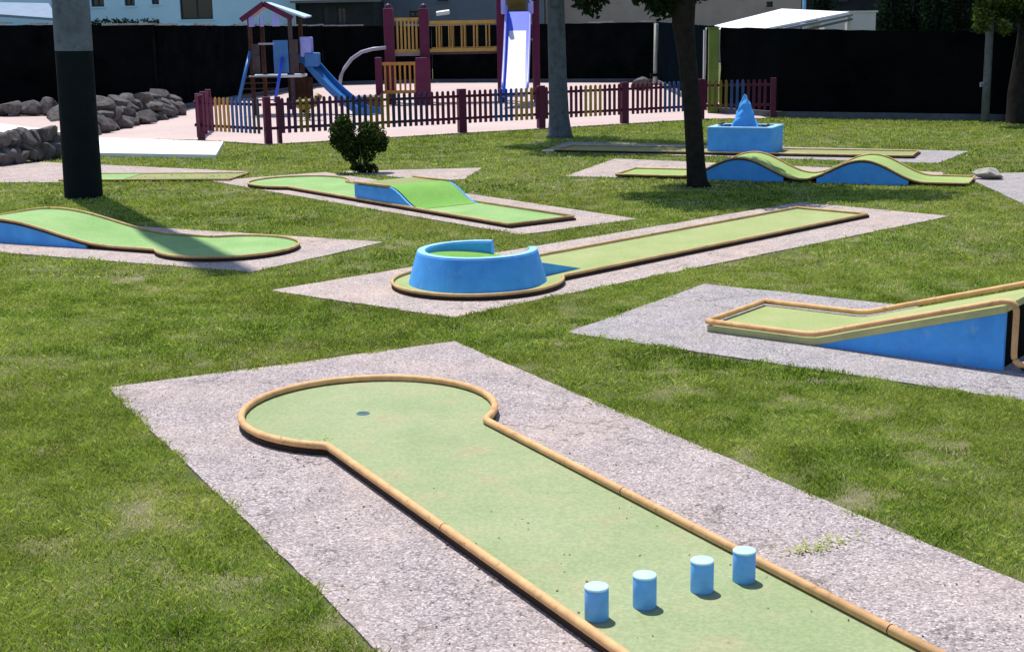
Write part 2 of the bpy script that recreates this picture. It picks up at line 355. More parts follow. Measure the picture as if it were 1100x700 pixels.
pad([(6.08, 18.35), (5.83, 15.5), (6.6, 14.2), (10.5, 16.2), (9.2, 19.0), (6.4, 18.75)], M['pad_grey'], 10)

sand_poly = [(-6.25, 27.35), (-4.5, 25.85), (4.4, 30.7), (5.7, 30.6), (5.4, 51.6), (-3.0, 55.6), (-24, 56), (-24, 40), (-8.6, 28.0)]
sand_poly = [K(*q) for q in sand_poly]; sand = MB().prism(ragged(sand_poly, 0.3, 0.03, 20), -0.05, 0.012).build('sand', M['sand']); struct(sand)
path_poly = [tuple(gr(*q, 0.07))[:2] for q in ((-60, 126), (0, 133), (64, 141), (107, 148), (240, 152.5), (232, 166.5), (107, 164.5), (62, 157), (20, 149), (-60, 138))]
MB_ = MB().prism(path_poly, -0.05, 0.075).build('path', M['path']); struct(MB_)
PADS.append(path_poly); PADS.append(sand_poly)

def inpoly(x, y, poly):
    r = np.zeros(len(x), bool); n = len(poly); p = np.array([q[:2] for q in poly]); b0, b1 = p.min(0) - 0.01, p.max(0) + 0.01
    idx = np.where((x > b0[0]) & (x < b1[0]) & (y > b0[1]) & (y < b1[1]))[0]
    xx, yy = x[idx], y[idx]; rr = np.zeros(len(idx), bool)
    for i in range(n):
        x0, y0 = p[i]; x1, y1 = p[(i + 1) % n]
        if y0 == y1: continue
        c = ((y0 > yy) != (y1 > yy)) & (xx < (x1 - x0) * (yy - y0) / (y1 - y0) + x0); rr ^= c
    r[idx] = rr; return r

def grass_zone(y0, y1, dens, w, h):
    xm = 0.40 * y1 + 0.8; A = 2 * xm * (y1 - y0); n = int(A * dens)
    y = rng.uniform(y0, y1, n); x = rng.uniform(-xm, xm, n)
    k = np.abs(x) < 0.40 * y + 0.7; x, y = x[k], y[k]
    ex = np.zeros(len(x), bool)
    jx = x + rng.normal(0, 0.013, len(x)) + (value_noise(x, y, 2.2, 18) - 0.5) * 0.09 + (value_noise(x, y, 9, 19) - 0.5) * 0.05
    jy = y + rng.normal(0, 0.013, len(x)) + (value_noise(x, y, 2.2, 28) - 0.5) * 0.09 + (value_noise(x, y, 9, 29) - 0.5) * 0.05
    for p in PADS: ex |= inpoly(jx, jy, p)
    x, y = x[~ex], y[~ex]
    d = 0.45 * value_noise(x, y, 1.3, 11) + 0.55 * value_noise(x, y, 4.5, 12)
    bare = np.clip((0.36 - 0.5 * value_noise(x, y, 1.9, 15) - 0.5 * value_noise(x, y, 7.0, 16)) / 0.10, 0, 1)
    thin = np.clip((d - 0.16) / 0.2, 0.6, 1) * (1 - 0.55 * bare)
    k = rng.random(len(x)) < thin; x, y, d, bare = x[k], y[k], d[k], bare[k]
    n = len(x)
    hh = h * (0.55 + 0.8 * rng.random(n)) * (0.55 + 0.95 * value_noise(x, y, 9, 13)) * (1 - 0.3 * bare); ww = w * (0.7 + 0.7 * rng.random(n))
    a = rng.uniform(0, 2 * math.pi, n); lean = rng.normal(0, 0.75, n) * hh; la = rng.uniform(0, 2 * math.pi, n)
    V = np.zeros((n, 4, 3)); dx, dy = np.cos(a) * ww / 2, np.sin(a) * ww / 2
    V[:, 0] = np.stack([x - dx, y - dy, np.full(n, -0.002)], 1); V[:, 1] = np.stack([x + dx, y + dy, np.full(n, -0.002)], 1)
    mx, my = x + np.cos(la) * lean * 0.4, y + np.sin(la) * lean * 0.4
    V[:, 2] = np.stack([mx + dx * 0.8, my + dy * 0.8, hh * 0.6], 1)
    V[:, 3] = np.stack([x + np.cos(la) * lean, y + np.sin(la) * lean, hh], 1)
    c = np.clip(0.08 + 0.50 * rng.random(n) + 0.26 * (value_noise(x, y, 0.7, 14) - 0.5) + 0.34 * (value_noise(x, y, 5.0, 17) - 0.5) + 0.22 * np.maximum(0, 0.46 - d) + 0.38 * bare * rng.random(n) + (rng.random(n) < 0.05) * 0.4, 0, 1)
    return V, c
def build_blades(name, zones, mat):
    V = np.concatenate([z[0] for z in zones]); c = np.concatenate([z[1] for z in zones]); n = len(V)
    me = bpy.data.meshes.new(name); me.vertices.add(n * 4); me.vertices.foreach_set('co', V.reshape(-1))
    b = np.arange(n, dtype=np.int32) * 4
    me.loops.add(n * 6); me.polygons.add(n * 2)
    me.loops.foreach_set('vertex_index', np.stack([b, b + 1, b + 2, b, b + 2, b + 3], 1).reshape(-1).astype(np.int32))
    me.polygons.foreach_set('loop_start', (np.arange(n * 2, dtype=np.int32) * 3))
    me.update(calc_edges=True)
    at_ = me.attributes.new('rnd', 'FLOAT', 'POINT'); at_.data.foreach_set('value', np.repeat(c, 4).astype(np.float32))
    me.materials.append(mat); o = bpy.data.objects.new(name, me); C.objects.link(o); return o
zs = [grass_zone(2.6, 5, 24000, 0.0042, 0.0205), grass_zone(5, 8, 17000, 0.0048, 0.0205), grass_zone(8, 12, 8500, 0.007, 0.022),
      grass_zone(12, 18, 2600, 0.011, 0.024), grass_zone(18, 34, 800, 0.019, 0.027)]
g = build_blades('grass', zs, M['grass']); g['kind'] = 'stuff'; tag(g, 'short patchy lawn grass growing between the paved strips', 'grass')

# weeds in the pavement seams
def weeds(cx, cy, n, sx, sy, rz, h, label):
    x = rng.normal(0, sx, n); y = rng.normal(0, sy, n); X = cx + x * math.cos(rz) - y * math.sin(rz); Y = cy + x * math.sin(rz) + y * math.cos(rz)
    a = rng.uniform(0, 6.28, n); w = 0.006; V = np.zeros((n, 4, 3)); hh = h * (0.4 + rng.random(n)); dx, dy = np.cos(a) * w, np.sin(a) * w
    V[:, 0] = np.stack([X - dx, Y - dy, np.full(n, 0.02)], 1); V[:, 1] = np.stack([X + dx, Y + dy, np.full(n, 0.02)], 1)
    la = rng.uniform(0, 6.28, n); V[:, 2] = np.stack([X + dx + np.cos(la) * hh, Y + dy + np.sin(la) * hh, 0.022 + hh * 0.5], 1)
    V[:, 3] = np.stack([X + np.cos(la) * hh * 1.6, Y + np.sin(la) * hh * 1.6, 0.022 + hh * 0.7], 1)
    o = build_blades('weeds', [(V, np.clip(0.45 + 0.4 * rng.random(n), 0, 1))], M['grass']); o['kind'] = 'stuff'; tag(o, label, 'weeds')
p = gr(880, 590); weeds(p.x, p.y, 120, 0.09, 0.03, 0.5, 0.012, 'low weeds sprouting from the concrete beside the blue posts')
p = gr(348, 478); weeds(p.x, p.y, 40, 0.02, 0.02, 0, 0.03, 'dry weed tuft at the corner where round end meets straight rail')

# ------------------------------------------------------------------ minigolf lanes
SURF, RZ, RR = 0.040, 0.060, 0.0200
def keyhole(length, w, r, n=36):
    """outline of a lane that ends in a circle round the origin; s runs to -length"""
    k = math.asin(w / r)
    a = [(r * math.cos(t), r * math.sin(t)) for t in np.linspace(-(math.pi - k), math.pi - k, n + 1)]
    return [(-length, -w)] + a + [(-length, w)]
def rot180(p): return [(-x, -y) for x, y in p]
def soft(pts, r=0.03):
    """round the sharp corners of a rail path a little"""
    out = []
    for i, p in enumerate(pts):
        p = Vector(p)
        if 0 < i < len(pts) - 1:
            a, b = Vector(pts[i - 1]), Vector(pts[i + 1])
            if (p - a).angle(b - p, 0) > 0.35:
                ra = min(r, (p - a).length * 0.4); rb = min(r, (b - p).length * 0.4)
                q0 = p + (a - p).normalized() * ra; q1 = p + (b - p).normalized() * rb
                for t in (0, 0.33, 0.67, 1): out.append(tuple(q0 * (1 - t) ** 2 + p * 2 * t * (1 - t) + q1 * t * t))
                continue
        out.append(tuple(p))
    return out
def lane_root(o, u, label):
    return thing('minigolf_lane', label, 'minigolf lane', (o[0], o[1], 0), math.atan2(u[1], u[0]), 'minigolf lanes on the lawn')
def flat_surface(root, outline, mat, top=None):
    top = top or SURF
    MB().prism([(x * 1.006, y * 1.012) for x, y in outline], 0.002, top - 0.003).build('edge_shade_frame', M['edge_dark'], root)  # dark frame stands in for the shadow beneath the rail
    return MB().prism([(x * 0.997, y * 0.988) for x, y in outline], top - 0.009, top).build('playing_surface', mat, root)
def rail(root, pts, mat, r=None):
    far = mat is not M['rail']; r = r or (0.0135 if far else RR)
    if far: pts = [(q[0], q[1], q[2] - 0.006) for q in pts]
    return MB().tube(soft(pts), r, 10).build('rail', mat, root)
def hole(root, s, t, r=0.046):
    h = MB().lathe([(r, 0), (r + 0.004, 0.003), (r + 0.010, 0.0015), (r + 0.012, -0.001)], 28, (s, t, SURF + 0.002)).build('hole', M['cup'], root)
    MB().lathe([(0.0, 0.0016), (r + 0.003, 0.0016)], 28, (s, t, SURF + 0.001)).build('cup', M['cup_dark'], h)
    return h

# 1 front lane with the round end and four posts
r1 = lane_root(L1o, L1u, 'faded green lane in front with a round end and four small blue posts')
ol = keyhole(5.55, 0.45, 0.70); flat_surface(r1, ol, M['felt_pale'])
rail(r1, [(x, y, RZ) for x, y in ol] + [(-5.55, -0.45, RZ)], M['rail'])
for s_ in (-1.9, -3.6):
    for t_ in (-0.45, 0.45): MB().tube([(s_ - 0.0025, t_, RZ), (s_ + 0.0025, t_, RZ)], RR + 0.0006, 10).build('rail_joint', M['edge_dark'], r1)
hp = gr(390, 444, SURF); dv = Vector((hp.x - L1o[0], hp.y - L1o[1])); hole(r1, dv.x * L1u[0] + dv.y * L1u[1], -dv.x * L1u[1] + dv.y * L1u[0], 0.026)
posts = [(641, 663.5, 'left end post of the four blue posts, nearest the long rail in front'),
         (692.5, 650.5, 'second of the four blue posts counted from the left'),
         (754, 634, 'third of the four blue posts counted from the left'),
         (799, 623, 'right end post of the four blue posts, touching the far rail')]
for px, py, lb in posts:
    q = gr(px, py, SURF)
    t = thing('obstacle_post', lb, 'obstacle post', (q.x, q.y, SURF), random.uniform(0, 3), 'blue posts on the front lane')
    MB().lathe([(0, 0), (0.0425, 0), (0.0435, 0.003), (0.0435, 0.111), (0.042, 0.114), (0, 0.114)], 36).build('post_body', M['post_blue'], t, smooth=False)
    c = MB().lathe([(0, 0.1145), (0.043, 0.1145), (0.0442, 0.116), (0.0442, 0.121), (0.042, 0.124), (0, 0.1255)], 36).build('post_cap', M['post_cap'], t)
    for ch in t.children:
        ch.data.polygons.foreach_set('use_smooth', [abs(pp.normal.z) < 0.5 for pp in ch.data.polygons])

# 2 lane with the blue ring
r2 = lane_root(L2o, L2u, 'long lane ending in a round blue ring wall with a green bowl')
ol2 = [(x, y) for x, y in rot180(keyhole(5.5, 0.45, 0.72))]
flat_surface(r2, ol2, M['felt_yellow'])
rail(r2, [(x, y, RZ) for x, y in ol2] + [(5.5, 0.45, RZ)], M['rail_far'])
HT = 0.305
ringp = [(0.585, SURF - 0.01), (0.508, HT - 0.008), (0.50, HT), (0.440, HT), (0.432, HT - 0.008), (0.425, 0.10)]
rw = MB().lathe(ringp, 64, (0, 0, 0), R(30), R(326), True, True).build('ring_wall', M['blue'], r2)
MB().lathe([(0.502, HT + 0.002), (0.50, HT + 0.006), (0.440, HT + 0.006), (0.438, HT + 0.002)], 64, (0, 0, 0), R(30.3), R(325.7), True, True).build('rim', M['pale_blue'], rw)  # bright rim highlight put into a paler blue
def bowl_mesh(n=64):
    vs, fs = [], []
    for i in range(n):
        a = 2 * math.pi * i / n; lip = 0.165 + 0.112 * (0.5 - 0.5 * math.cos(a)) ** 0.4
        for r_, k_ in ((0.438, 1), (0.39, 0.92), (0.25, 0.45), (0.065, 0.1), (0.06, -0.2)): vs.append((r_ * math.cos(a), r_ * math.sin(a), 0.165 + (lip - 0.165) * k_))
    for i in range(n):
        for j in range(4): fs.append((i * 5 + j, (i + 1) % n * 5 + j, (i + 1) % n * 5 + j + 1, i * 5 + j + 1))
    return MB().add(vs, fs, True)
bowl_mesh().build('bowl', M['felt_bright'], r2)
w = 0.25
MB().add([(0.38, -w, 0.16), (0.38, w, 0.16), (0.50, w, 0.150), (0.50, -w, 0.150), (0.95, w, 0.044), (0.95, -w, 0.044)], [(0, 1, 2, 3), (3, 2, 4, 5)]).build('ramp', M['pale_blue'], r2)  # pale colour carries the white reflection on the ramp top
for t in (-w - 0.014, w + 0.014):
    MB().add([(0.43, t - 0.013, 0.03), (0.98, t - 0.013, 0.03), (0.98, t - 0.013, 0.044), (0.50, t - 0.013, 0.157), (0.43, t - 0.013, 0.165),
            (0.43, t + 0.013, 0.03), (0.98, t + 0.013, 0.03), (0.98, t + 0.013, 0.044), (0.50, t + 0.013, 0.157), (0.43, t + 0.013, 0.165)],
           [(0, 1, 2, 3, 4), (9, 8, 7, 6, 5)] + [(i, 5 + i, 5 + (i + 1) % 5, (i + 1) % 5) for i in range(5)]).build('ramp_side', M['blue'], r2)
def profile_lane(root, prof, w, felt_m, rail_m, side_m, fascia_m, wall_from, t0=0.0, wall_inset=0.006, rails=True, ends=(True, True), fth=0.035):
    """a lane whose height follows prof [(s, z)]; blue walls close the raised stretch"""
    n = len(prof)
    top = [(s, t0 - w, z) for s, z in prof] + [(s, t0 + w, z) for s, z in prof]
    bot = [(s, t0 - w, max(0.003, z - fth)) for s, z in prof] + [(s, t0 + w, max(0.003, z - fth)) for s, z in prof]
    m = MB().add(top, [(i, i + 1, n + i + 1, n + i) for i in range(n - 1)]); m.sm = [False] * (n - 1)
    m.build('playing_surface', felt_m, root)
    fa = MB()
    for k in (0, n):
        fa.add([top[k + i] for i in range(n)] + [bot[k + i] for i in range(n)], [(i, i + 1, n + i + 1, n + i) for i in range(n - 1)])
    for i in (0, n - 1): fa.add([top[i], top[n + i], bot[n + i], bot[i]], [(0, 1, 2, 3)])
    fa.add(bot, [(i, i + 1, n + i + 1, n + i) for i in range(n - 1)])
    fa.build('edge_strip', fascia_m, root)
    for a, b in wall_from:
        seg = [(s, max(0.003, z - fth)) for s, z in prof if a - 1e-6 <= s <= b + 1e-6]
        for t, e in ((t0 - w + wall_inset, 1), (t0 + w - wall_inset, -1)):
            k = len(seg); wv = [(s, t, 0.0) for s, z in seg] + [(s, t, z - 0.001) for s, z in seg]
            wv += [(s, t + e * 0.03, 0.0) for s, z in seg] + [(s, t + e * 0.03, z - 0.001) for s, z in seg]
            fs = []
            for i in range(k - 1):
                fs += [(i, i + 1, k + i + 1, k + i), (3 * k + i, 3 * k + i + 1, 2 * k + i + 1, 2 * k + i), (k + i, k + i + 1, 3 * k + i + 1, 3 * k + i)]
            fs += [(0, k, 3 * k, 2 * k), (k - 1, 3 * k - 1, 4 * k - 1, 2 * k - 1)]
            MB().add(wv, fs).build('side_wall', side_m, root)
    if rails:
        for t in (t0 - w, t0 + w): rail(root, [(s, t, z + 0.017) for s, z in prof], rail_m)
        for (s, z), e in ((prof[0], ends[0]), (prof[-1], ends[1])):
            if e: rail(root, [(s, t0 - w, z + 0.017), (s, t0 + w, z + 0.017)], rail_m)

# 3 jump ramp lane (+t is the far side)
r3 = lane_root(L3o, L3u, 'lane with a blue sided jump ramp rising to an open dark end')
pr = [(0, SURF + 0.01), (0.74, SURF + 0.01), (0.82, 0.058), (0.92, 0.085), (1.05, 0.125), (1.55, 0.268), (2.06, 0.415)]
W3 = 0.43
profile_lane(r3, pr, W3, M['felt_yellow'], M['rail'], M['blue'], M['fascia'], [(0.82, 2.06)], t0=W3, rails=False, fth=0.045)
for t in (0, 2 * W3):
    pts = [(s, t, z + 0.03) for s, z in pr[:-1]] + [(2.04, t, 0.44), (2.10, t, 0.44), (2.125, t, 0.40), (2.125, t, 0.10), (2.15, t, 0.062), (2.21, t, 0.062), (4.6, t, 0.062)]
    rail(r3, pts, M['rail'], 0.020)
rail(r3, [(0, 0, SURF + 0.04), (0, 2 * W3, SURF + 0.04)], M['rail'], 0.020)
MB().box((2.03, W3, 0.185), (0.03, 2 * W3 - 0.075, 0.345)).build('hollow_shade_board', M['dark'], r3)  # black board standing in for the shade inside the hollow ramp
MB().prism([(2.9, 0), (4.6, 0), (4.6, 2 * W3), (2.9, 2 * W3)], 0.004, SURF).build('landing_surface', M['felt_pale'], r3)
MB().prism([(2.16, 0.03), (2.88, 0.03), (2.88, 2 * W3 - 0.03), (2.16, 2 * W3 - 0.03)], 0.024, 0.03).build('gap_shade_sheet', M['dark'], r3)  # black sheet painted as the shadow on the ground past the ramp
for s in (1.2, 1.62): MB().tube([(s, 2 * W3, 0.12 + (s - 1.05) * 0.287), (s, 2 * W3, 0.155 + (s - 1.05) * 0.287)], 0.01, 8).build('rail_bracket', M['rail_far'], r3)

# 4 hump lane at the left (round end at +, hump at larger s)
r4 = lane_root(L4o, L4u, 'lane by the tall mast with a blue sided hump and a round end')
ol4 = rot180(keyhole(0.95, 0.45, 0.70)); flat_surface(r4, ol4, M['felt_mid'])
def hump(s, a, b, h):
    return 0 if s < a or s > b else h * (0.5 - 0.5 * math.cos(2 * math.pi * (s - a) / (b - a)))
p4 = [(s, SURF + hump(s, 1.05, 4.3, 0.205)) for s in np.linspace(0.95, 5.5, 66)]
profile_lane(r4, p4, 0.45, M['felt_mid'], M['rail_far'], M['blue'], M['edge_dark'], [(1.40, 3.95)], rails=False, fth=0.024)
kk = [(x, y, RZ) for x, y in ol4 if x < 0.9]
rail(r4, [(s, 0.45, z + 0.017) for s, z in reversed(p4)] + [p for p in kk] [::1] + [(s, -0.45, z + 0.017) for s, z in p4] if kk[0][1] > 0 else
     [(s, -0.45, z + 0.017) for s, z in reversed(p4)] + kk + [(s, 0.45, z + 0.017) for s, z in p4], M['rail_far'])
rail(r4, [(5.5, -0.45, RZ), (5.5, 0.45, RZ)], M['rail_far'])

# 5 step lane behind the bush (s from round end to the near tee end)
r5 = lane_root(L5o, L5u, 'lane below the bush with a blue block and a bright green ramp')
ol5 = rot180(keyhole(5.55, 0.45, 0.70)); flat_surface(r5, ol5, M['felt_mid'])
a5, b5, c5, h5 = 2.30, 3.10, 3.75, 0.235
blk = MB().add([(a5, -0.44, SURF), (b5, -0.44, SURF), (b5, -0.44, h5), (a5, -0.44, h5 - 0.01), (a5, 0.44, SURF), (b5, 0.44, SURF), (b5, 0.44, h5), (a5, 0.44, h5 - 0.01)],
               [(0, 1, 2, 3), (7, 6, 5, 4), (0, 4, 5, 1), (1, 5, 6, 2), (2, 6, 7, 3), (3, 7, 4, 0)]).build('step_block', M['blue'], r5)
MB().box(((a5 + b5) / 2, 0, h5 + 0.006), (b5 - a5 - 0.01, 0.86, 0.014)).build('step_top', M['felt_olive'], blk)
sl5 = [(b5 - 0.14, h5 + 0.022), (b5, h5 + 0.022)] + [(b5 + (c5 - b5) * k / 8, SURF + 0.004 + (h5 + 0.016 - SURF) * (0.5 + 0.5 * math.cos(math.pi * k / 8))) for k in range(1, 9)]
n = len(sl5)
MB().add([(s, -0.40, z) for s, z in sl5] + [(s, 0.41, z) for s, z in sl5], [(i, i + 1, n + i + 1, n + i) for i in range(n - 1)], True).build('ramp', M['felt_bright'], r5)
for t in (-0.43, 0.43):
    q = [(s, z - 0.002) for s, z in sl5 if s >= b5]
    k = len(q)
    vs = [(s, t + e, SURF - 0.005) for e in (-0.012, 0.012) for s, z in q] + [(s, t + e, z) for e in (-0.012, 0.012) for s, z in q]
    fs = [(i, i + 1, 2 * k + i + 1, 2 * k + i) for i in range(k - 1)] + [(k + i, 3 * k + i, 3 * k + i + 1, k + i + 1) for i in range(k - 1)] + [(2 * k + i, 2 * k + i + 1, 3 * k + i + 1, 3 * k + i) for i in range(k - 1)] + [(0, 2 * k, 3 * k, k)]
    MB().add(vs, fs).build('ramp_side', M['blue'], r5)
rail(r5, [(x, y, RZ) for x, y in ol5] + [(5.55, 0.45, RZ)], M['rail_far'])
for t in (-0.44, 0.44): MB().tube([(a5, t, h5 + 0.022), (b5 + 0.02, t, h5 + 0.03)], 0.016, 8).build('step_rail', M['rail_far'], r5)

# 6 double wave lane
r6 = lane_root(L6o, L6u, 'double humped blue sided wave lane beyond the dark tree')
p6 = [(s, SURF + hump(s, 0.95, 2.62, 0.27) + hump(s, 2.62, 4.25, 0.27)) for s in np.linspace(0, 4.78, 97)]
profile_lane(r6, p6, 0.45, M['felt_wave'], M['rail_far'], M['blue'], M['edge_dark'], [(1.15, 2.42), (2.82, 4.05)], t0=0.30, fth=0.018)

# 7 far lane and the box with a cone
r7 = lane_root(L7o, L7u, 'far flat lane running under the blue box with a cone')
flat_surface(r7, [(0, -0.45), (5.95, -0.45), (5.95, 0.45), (0, 0.45)], M['felt_olive'])
rail(r7, [(0, -0.45, RZ), (5.95, -0.45, RZ), (5.95, 0.45, RZ), (0, 0.45, RZ), (0, -0.45, RZ)], M['rail_far'])
bx = thing('obstacle_box', 'square blue masonry box topped with a tall blue cone', 'obstacle box', (3.83 * G, 22.42 * G, SURF), math.atan2(-0.40, 0.92))
W, D_, Hh = 1.06, 0.84, 0.40
ob = MB()
for c_, s_ in (((0, -D_ / 2 + 0.05, Hh / 2), (W, 0.10, Hh)), ((0, D_ / 2 - 0.05, Hh / 2), (W, 0.10, Hh)), ((-W / 2 + 0.05, 0, Hh / 2), (0.10, D_ - 0.204, Hh)), ((W / 2 - 0.05, 0, Hh / 2), (0.10, D_ - 0.204, Hh))):
    ob.box(c_, s_)
ob.build('box_wall', M['blue'], bx)
rim = MB()
for c_, s_ in (((0, -D_ / 2 + 0.05, Hh + 0.012), (W + 0.02, 0.12, 0.02)), ((0, D_ / 2 - 0.05, Hh + 0.012), (W + 0.02, 0.12, 0.02)), ((-W / 2 + 0.05, 0, Hh + 0.012), (0.12, D_ - 0.222, 0.02)), ((W / 2 - 0.05, 0, Hh + 0.012), (0.12, D_ - 0.222, 0.02))):
    rim.box(c_, s_)
rim.build('rim', M['pale_blue'], bx)  # light along the box rim painted as paler blue
MB().box((0, 0, Hh - 0.06), (W - 0.21, D_ - 0.21, 0.02)).build('bed', M['rock'], bx)
cb_ = MB(); rc = random.Random(12); nr, na = 9, 11; vs = []
for i in range(nr):
    f = i / (nr - 1); z = 0.33 + 0.585 * f; base_r = 0.225 * (1 - f) ** 0.92 + 0.028
    for j in range(na):
        a = 2 * math.pi * j / na; q_ = base_r * (1 + rc.uniform(-0.16, 0.12)); vs.append((-0.02 + q_ * math.cos(a), q_ * math.sin(a), z + rc.uniform(-0.02, 0.02)))
vs.append((-0.025, 0, 0.935))
cb_.add(vs, [(i * na + j, i * na + (j + 1) % na, (i + 1) * na + (j + 1) % na, (i + 1) * na + j) for i in range(nr - 1) for j in range(na)] + [((nr - 1) * na + j, (nr - 1) * na + (j + 1) % na, nr * na) for j in range(na)])
cb_.build('cone', M['blue'], bx)

# 8 worn lane behind the mast
r8 = lane_root(L8o, L8u, 'low worn lane behind the tall mast')
flat_surface(r8, [(0, 0), (2.6, 0), (2.6, 0.9), (0, 0.9)], M['felt_olive'], 0.024)
MB().prism([(0.05, 0.05), (0.95, 0.05), (0.95, 0.85), (0.05, 0.85)], 0.026, 0.03).build('end_mat', M['felt_mid'], r8)
rail(r8, [(2.6, 0, 0.036), (0, 0, 0.036), (0, 0.9, 0.036), (2.6, 0.9, 0.036), (2.6, 0, 0.036)], M['rail_far'], 0.014)

# ------------------------------------------------------------------ rocks
def rock(c, size, seed, mat, flat=1.0):
    r = random.Random(seed); import bmesh
    b = bmesh.new(); bmesh.ops.create_icosphere(b, subdivisions=3, radius=1.0)
    planes = [(Vector((r.gauss(0, 1), r.gauss(0, 1), r.gauss(0, 1))).normalized(), r.uniform(0.50, 0.80)) for _ in range(13)]
    for v in b.verts:
        for n_, d_ in planes:
            k = v.co.dot(n_)
            if k > d_: v.co -= n_ * (k - d_)
        v.co *= 1 + r.uniform(-0.025, 0.025)
        v.co.x *= size[0]; v.co.y *= size[1]; v.co.z *= size[2] * flat
    me = bpy.data.meshes.new('boulder'); b.to_mesh(me); b.free(); me.materials.append(mat)
    o = bpy.data.objects.new('boulder', me); C.objects.link(o); o.location = c; o.rotation_euler = (r.uniform(-.3, .3), r.uniform(-.3, .3), r.uniform(0, 6.28)); return o
rr_ = random.Random(3)
A, B = Vector((-8.95, 29.4)), Vector((-8.55, 37.0))
k = 0
for row, (z, n_) in enumerate(((0.12, 16), (0.34, 15), (0.50, 11))):
    for i in range(n_):
        f = (i + 0.5 * (row % 2) + rr_.uniform(-.15, .15)) / n_
        p = A.lerp(B, min(1, max(0, f))); off = 0.18 * row
        o = rock((p.x - off + rr_.uniform(-.06, .06) - 0.1, p.y, z + rr_.uniform(-.03, .05)), (rr_.uniform(.25, .42), rr_.uniform(.28, .46), rr_.uniform(.16, .27)), k, M['rock']); k += 1
        lb = ('dark grey boulder in the bottom course of the bank beside the pink sand', 'dark grey boulder in the middle of the bank beside the pink sand', 'dark boulder on top of the bank beside the pink sand')[row]
        tag(o, lb, 'boulder', lb.split(' beside')[0].replace('boulder', 'boulders'))
# bank continuing behind the mast to the left
for i in range(15):
    x = -9.3 - 0.5 * i
    o = rock((x, 37.3 + 0.02 * i, 0.20 + rr_.uniform(-.06, .08)), (rr_.uniform(.30, .42), .35, rr_.uniform(.22, .34)), 60 + i, M['rock'])
    tag(o, 'grey boulder in the row along the far side of the pale path', 'boulder', 'grey boulders along the far side of the pale path')
for i in range(18):
    px = -6 + (i % 9) * 8.3; row = i // 9
    y = 23.9 - 0.03 * i * 0; p = gr(px, 180 - 0.13 * px)
    o = rock((p.x - 0.05, p.y + 0.35 + row * 0.22, 0.14 + 0.27 * row + rr_.uniform(-.03, .05) - (0.10 if px > 50 and row else 0)), (rr_.uniform(.20, .29), rr_.uniform(.18, .28), rr_.uniform(.17, .24)), 90 + i, M['rock'])
    lb = ('dark boulder in the lower row of the rock edging left of the mast', 'dark boulder in the upper row of the rock edging left of the mast')[row]
    tag(o, lb, 'boulder', lb.replace('boulder', 'boulders').split(' of the rock')[0])
st = rock((6.45, 18.55, 0.07), (0.24, 0.15, 0.09), 200, M['stone_pale']); st.name = 'stone'; tag(st, 'flat pale stone lying where the wave lane meets the right hand paving', 'stone')
for i, (x, y) in enumerate(((3.45, 22.65), (3.58, 22.52), (3.52, 22.85), (4.12, 22.35), (4.2, 22.5), (4.25, 22.28), (4.02, 22.2), (3.66, 22.35))):
    o = rock((x * G, y * G, SURF + 0.40 + rr_.uniform(-.02, .02)), (.055, .05, .05), 210 + i, M['rock']); o.name = 'pebble'
    tag(o, 'small dark stone lying around the blue cone in the box', 'stone', 'small stones in the blue box')

# ------------------------------------------------------------------ mast
mast = thing('mast', 'tall grey mast with a dark painted base and long shadow', 'mast', (-5.57 * G, 18.0 * G, 0))
mast.rotation_euler = (0, R(0.9), 0)
MB().lathe([(0.250, -0.05), (0.246, 0.5), (0.238, 1.90), (0.235, 1.92)], 36).build('painted_base', M['mast_dark'], mast, smooth=True)
MB().lathe([(0.240, 1.915), (0.237, 3.0), (0.232, 8), (0.226, 17.0), (0, 17.05)], 36).build('shaft', M['mast_grey'], mast, smooth=True)

# ------------------------------------------------------------------ foliage
def leaves(centres, n, size, spread, seed, flat=1.0, shade=None):
    g_ = np.random.default_rng(seed); cs = np.array([c[:3] for c in centres]); rad = np.array([c[3] for c in centres])
    w = rad ** 2; k = g_.choice(len(cs), n, p=w / w.sum())
    d = g_.normal(0, 1, (n, 3)); d /= np.linalg.norm(d, axis=1)[:, None]
    r = rad[k] * (0.35 + 0.65 * g_.random(n) ** 0.45) * (1 + spread * g_.normal(0, 0.2, n))
    P = cs[k] + d * r[:, None] * np.array([1, 1, flat])
    a = g_.normal(0, 1, (n, 3)); a /= np.linalg.norm(a, axis=1)[:, None]; b = np.cross(a, g_.normal(0, 1, (n, 3))); b /= np.linalg.norm(b, axis=1)[:, None]
    s = size * (0.6 + 0.8 * g_.random(n))[:, None]
    V = np.stack([P - a * s, P - b * s * 0.5, P + b * s * 0.5, P + a * s], 1)[:, [0, 1, 3, 2]]
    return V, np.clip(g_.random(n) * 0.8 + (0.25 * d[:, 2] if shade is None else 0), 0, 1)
def foliage(name, parent, mat, *args, **kw):
    V, c = leaves(*args, **kw); n = len(V)
    me = bpy.data.meshes.new(name); me.vertices.add(n * 4); me.vertices.foreach_set('co', V.reshape(-1))
    me.loops.add(n * 4); me.polygons.add(n); me.loops.foreach_set('vertex_index', np.arange(n * 4, dtype=np.int32)); me.polygons.foreach_set('loop_start', np.arange(n, dtype=np.int32) * 4)
    me.update(calc_edges=True); a = me.attributes.new('rnd', 'FLOAT', 'POINT'); a.data.foreach_set('value', np.repeat(c, 4).astype(np.float32))
    me.materials.append(mat); o = bpy.data.objects.new(name, me); C.objects.link(o)
    if parent: o.parent = parent
    return o
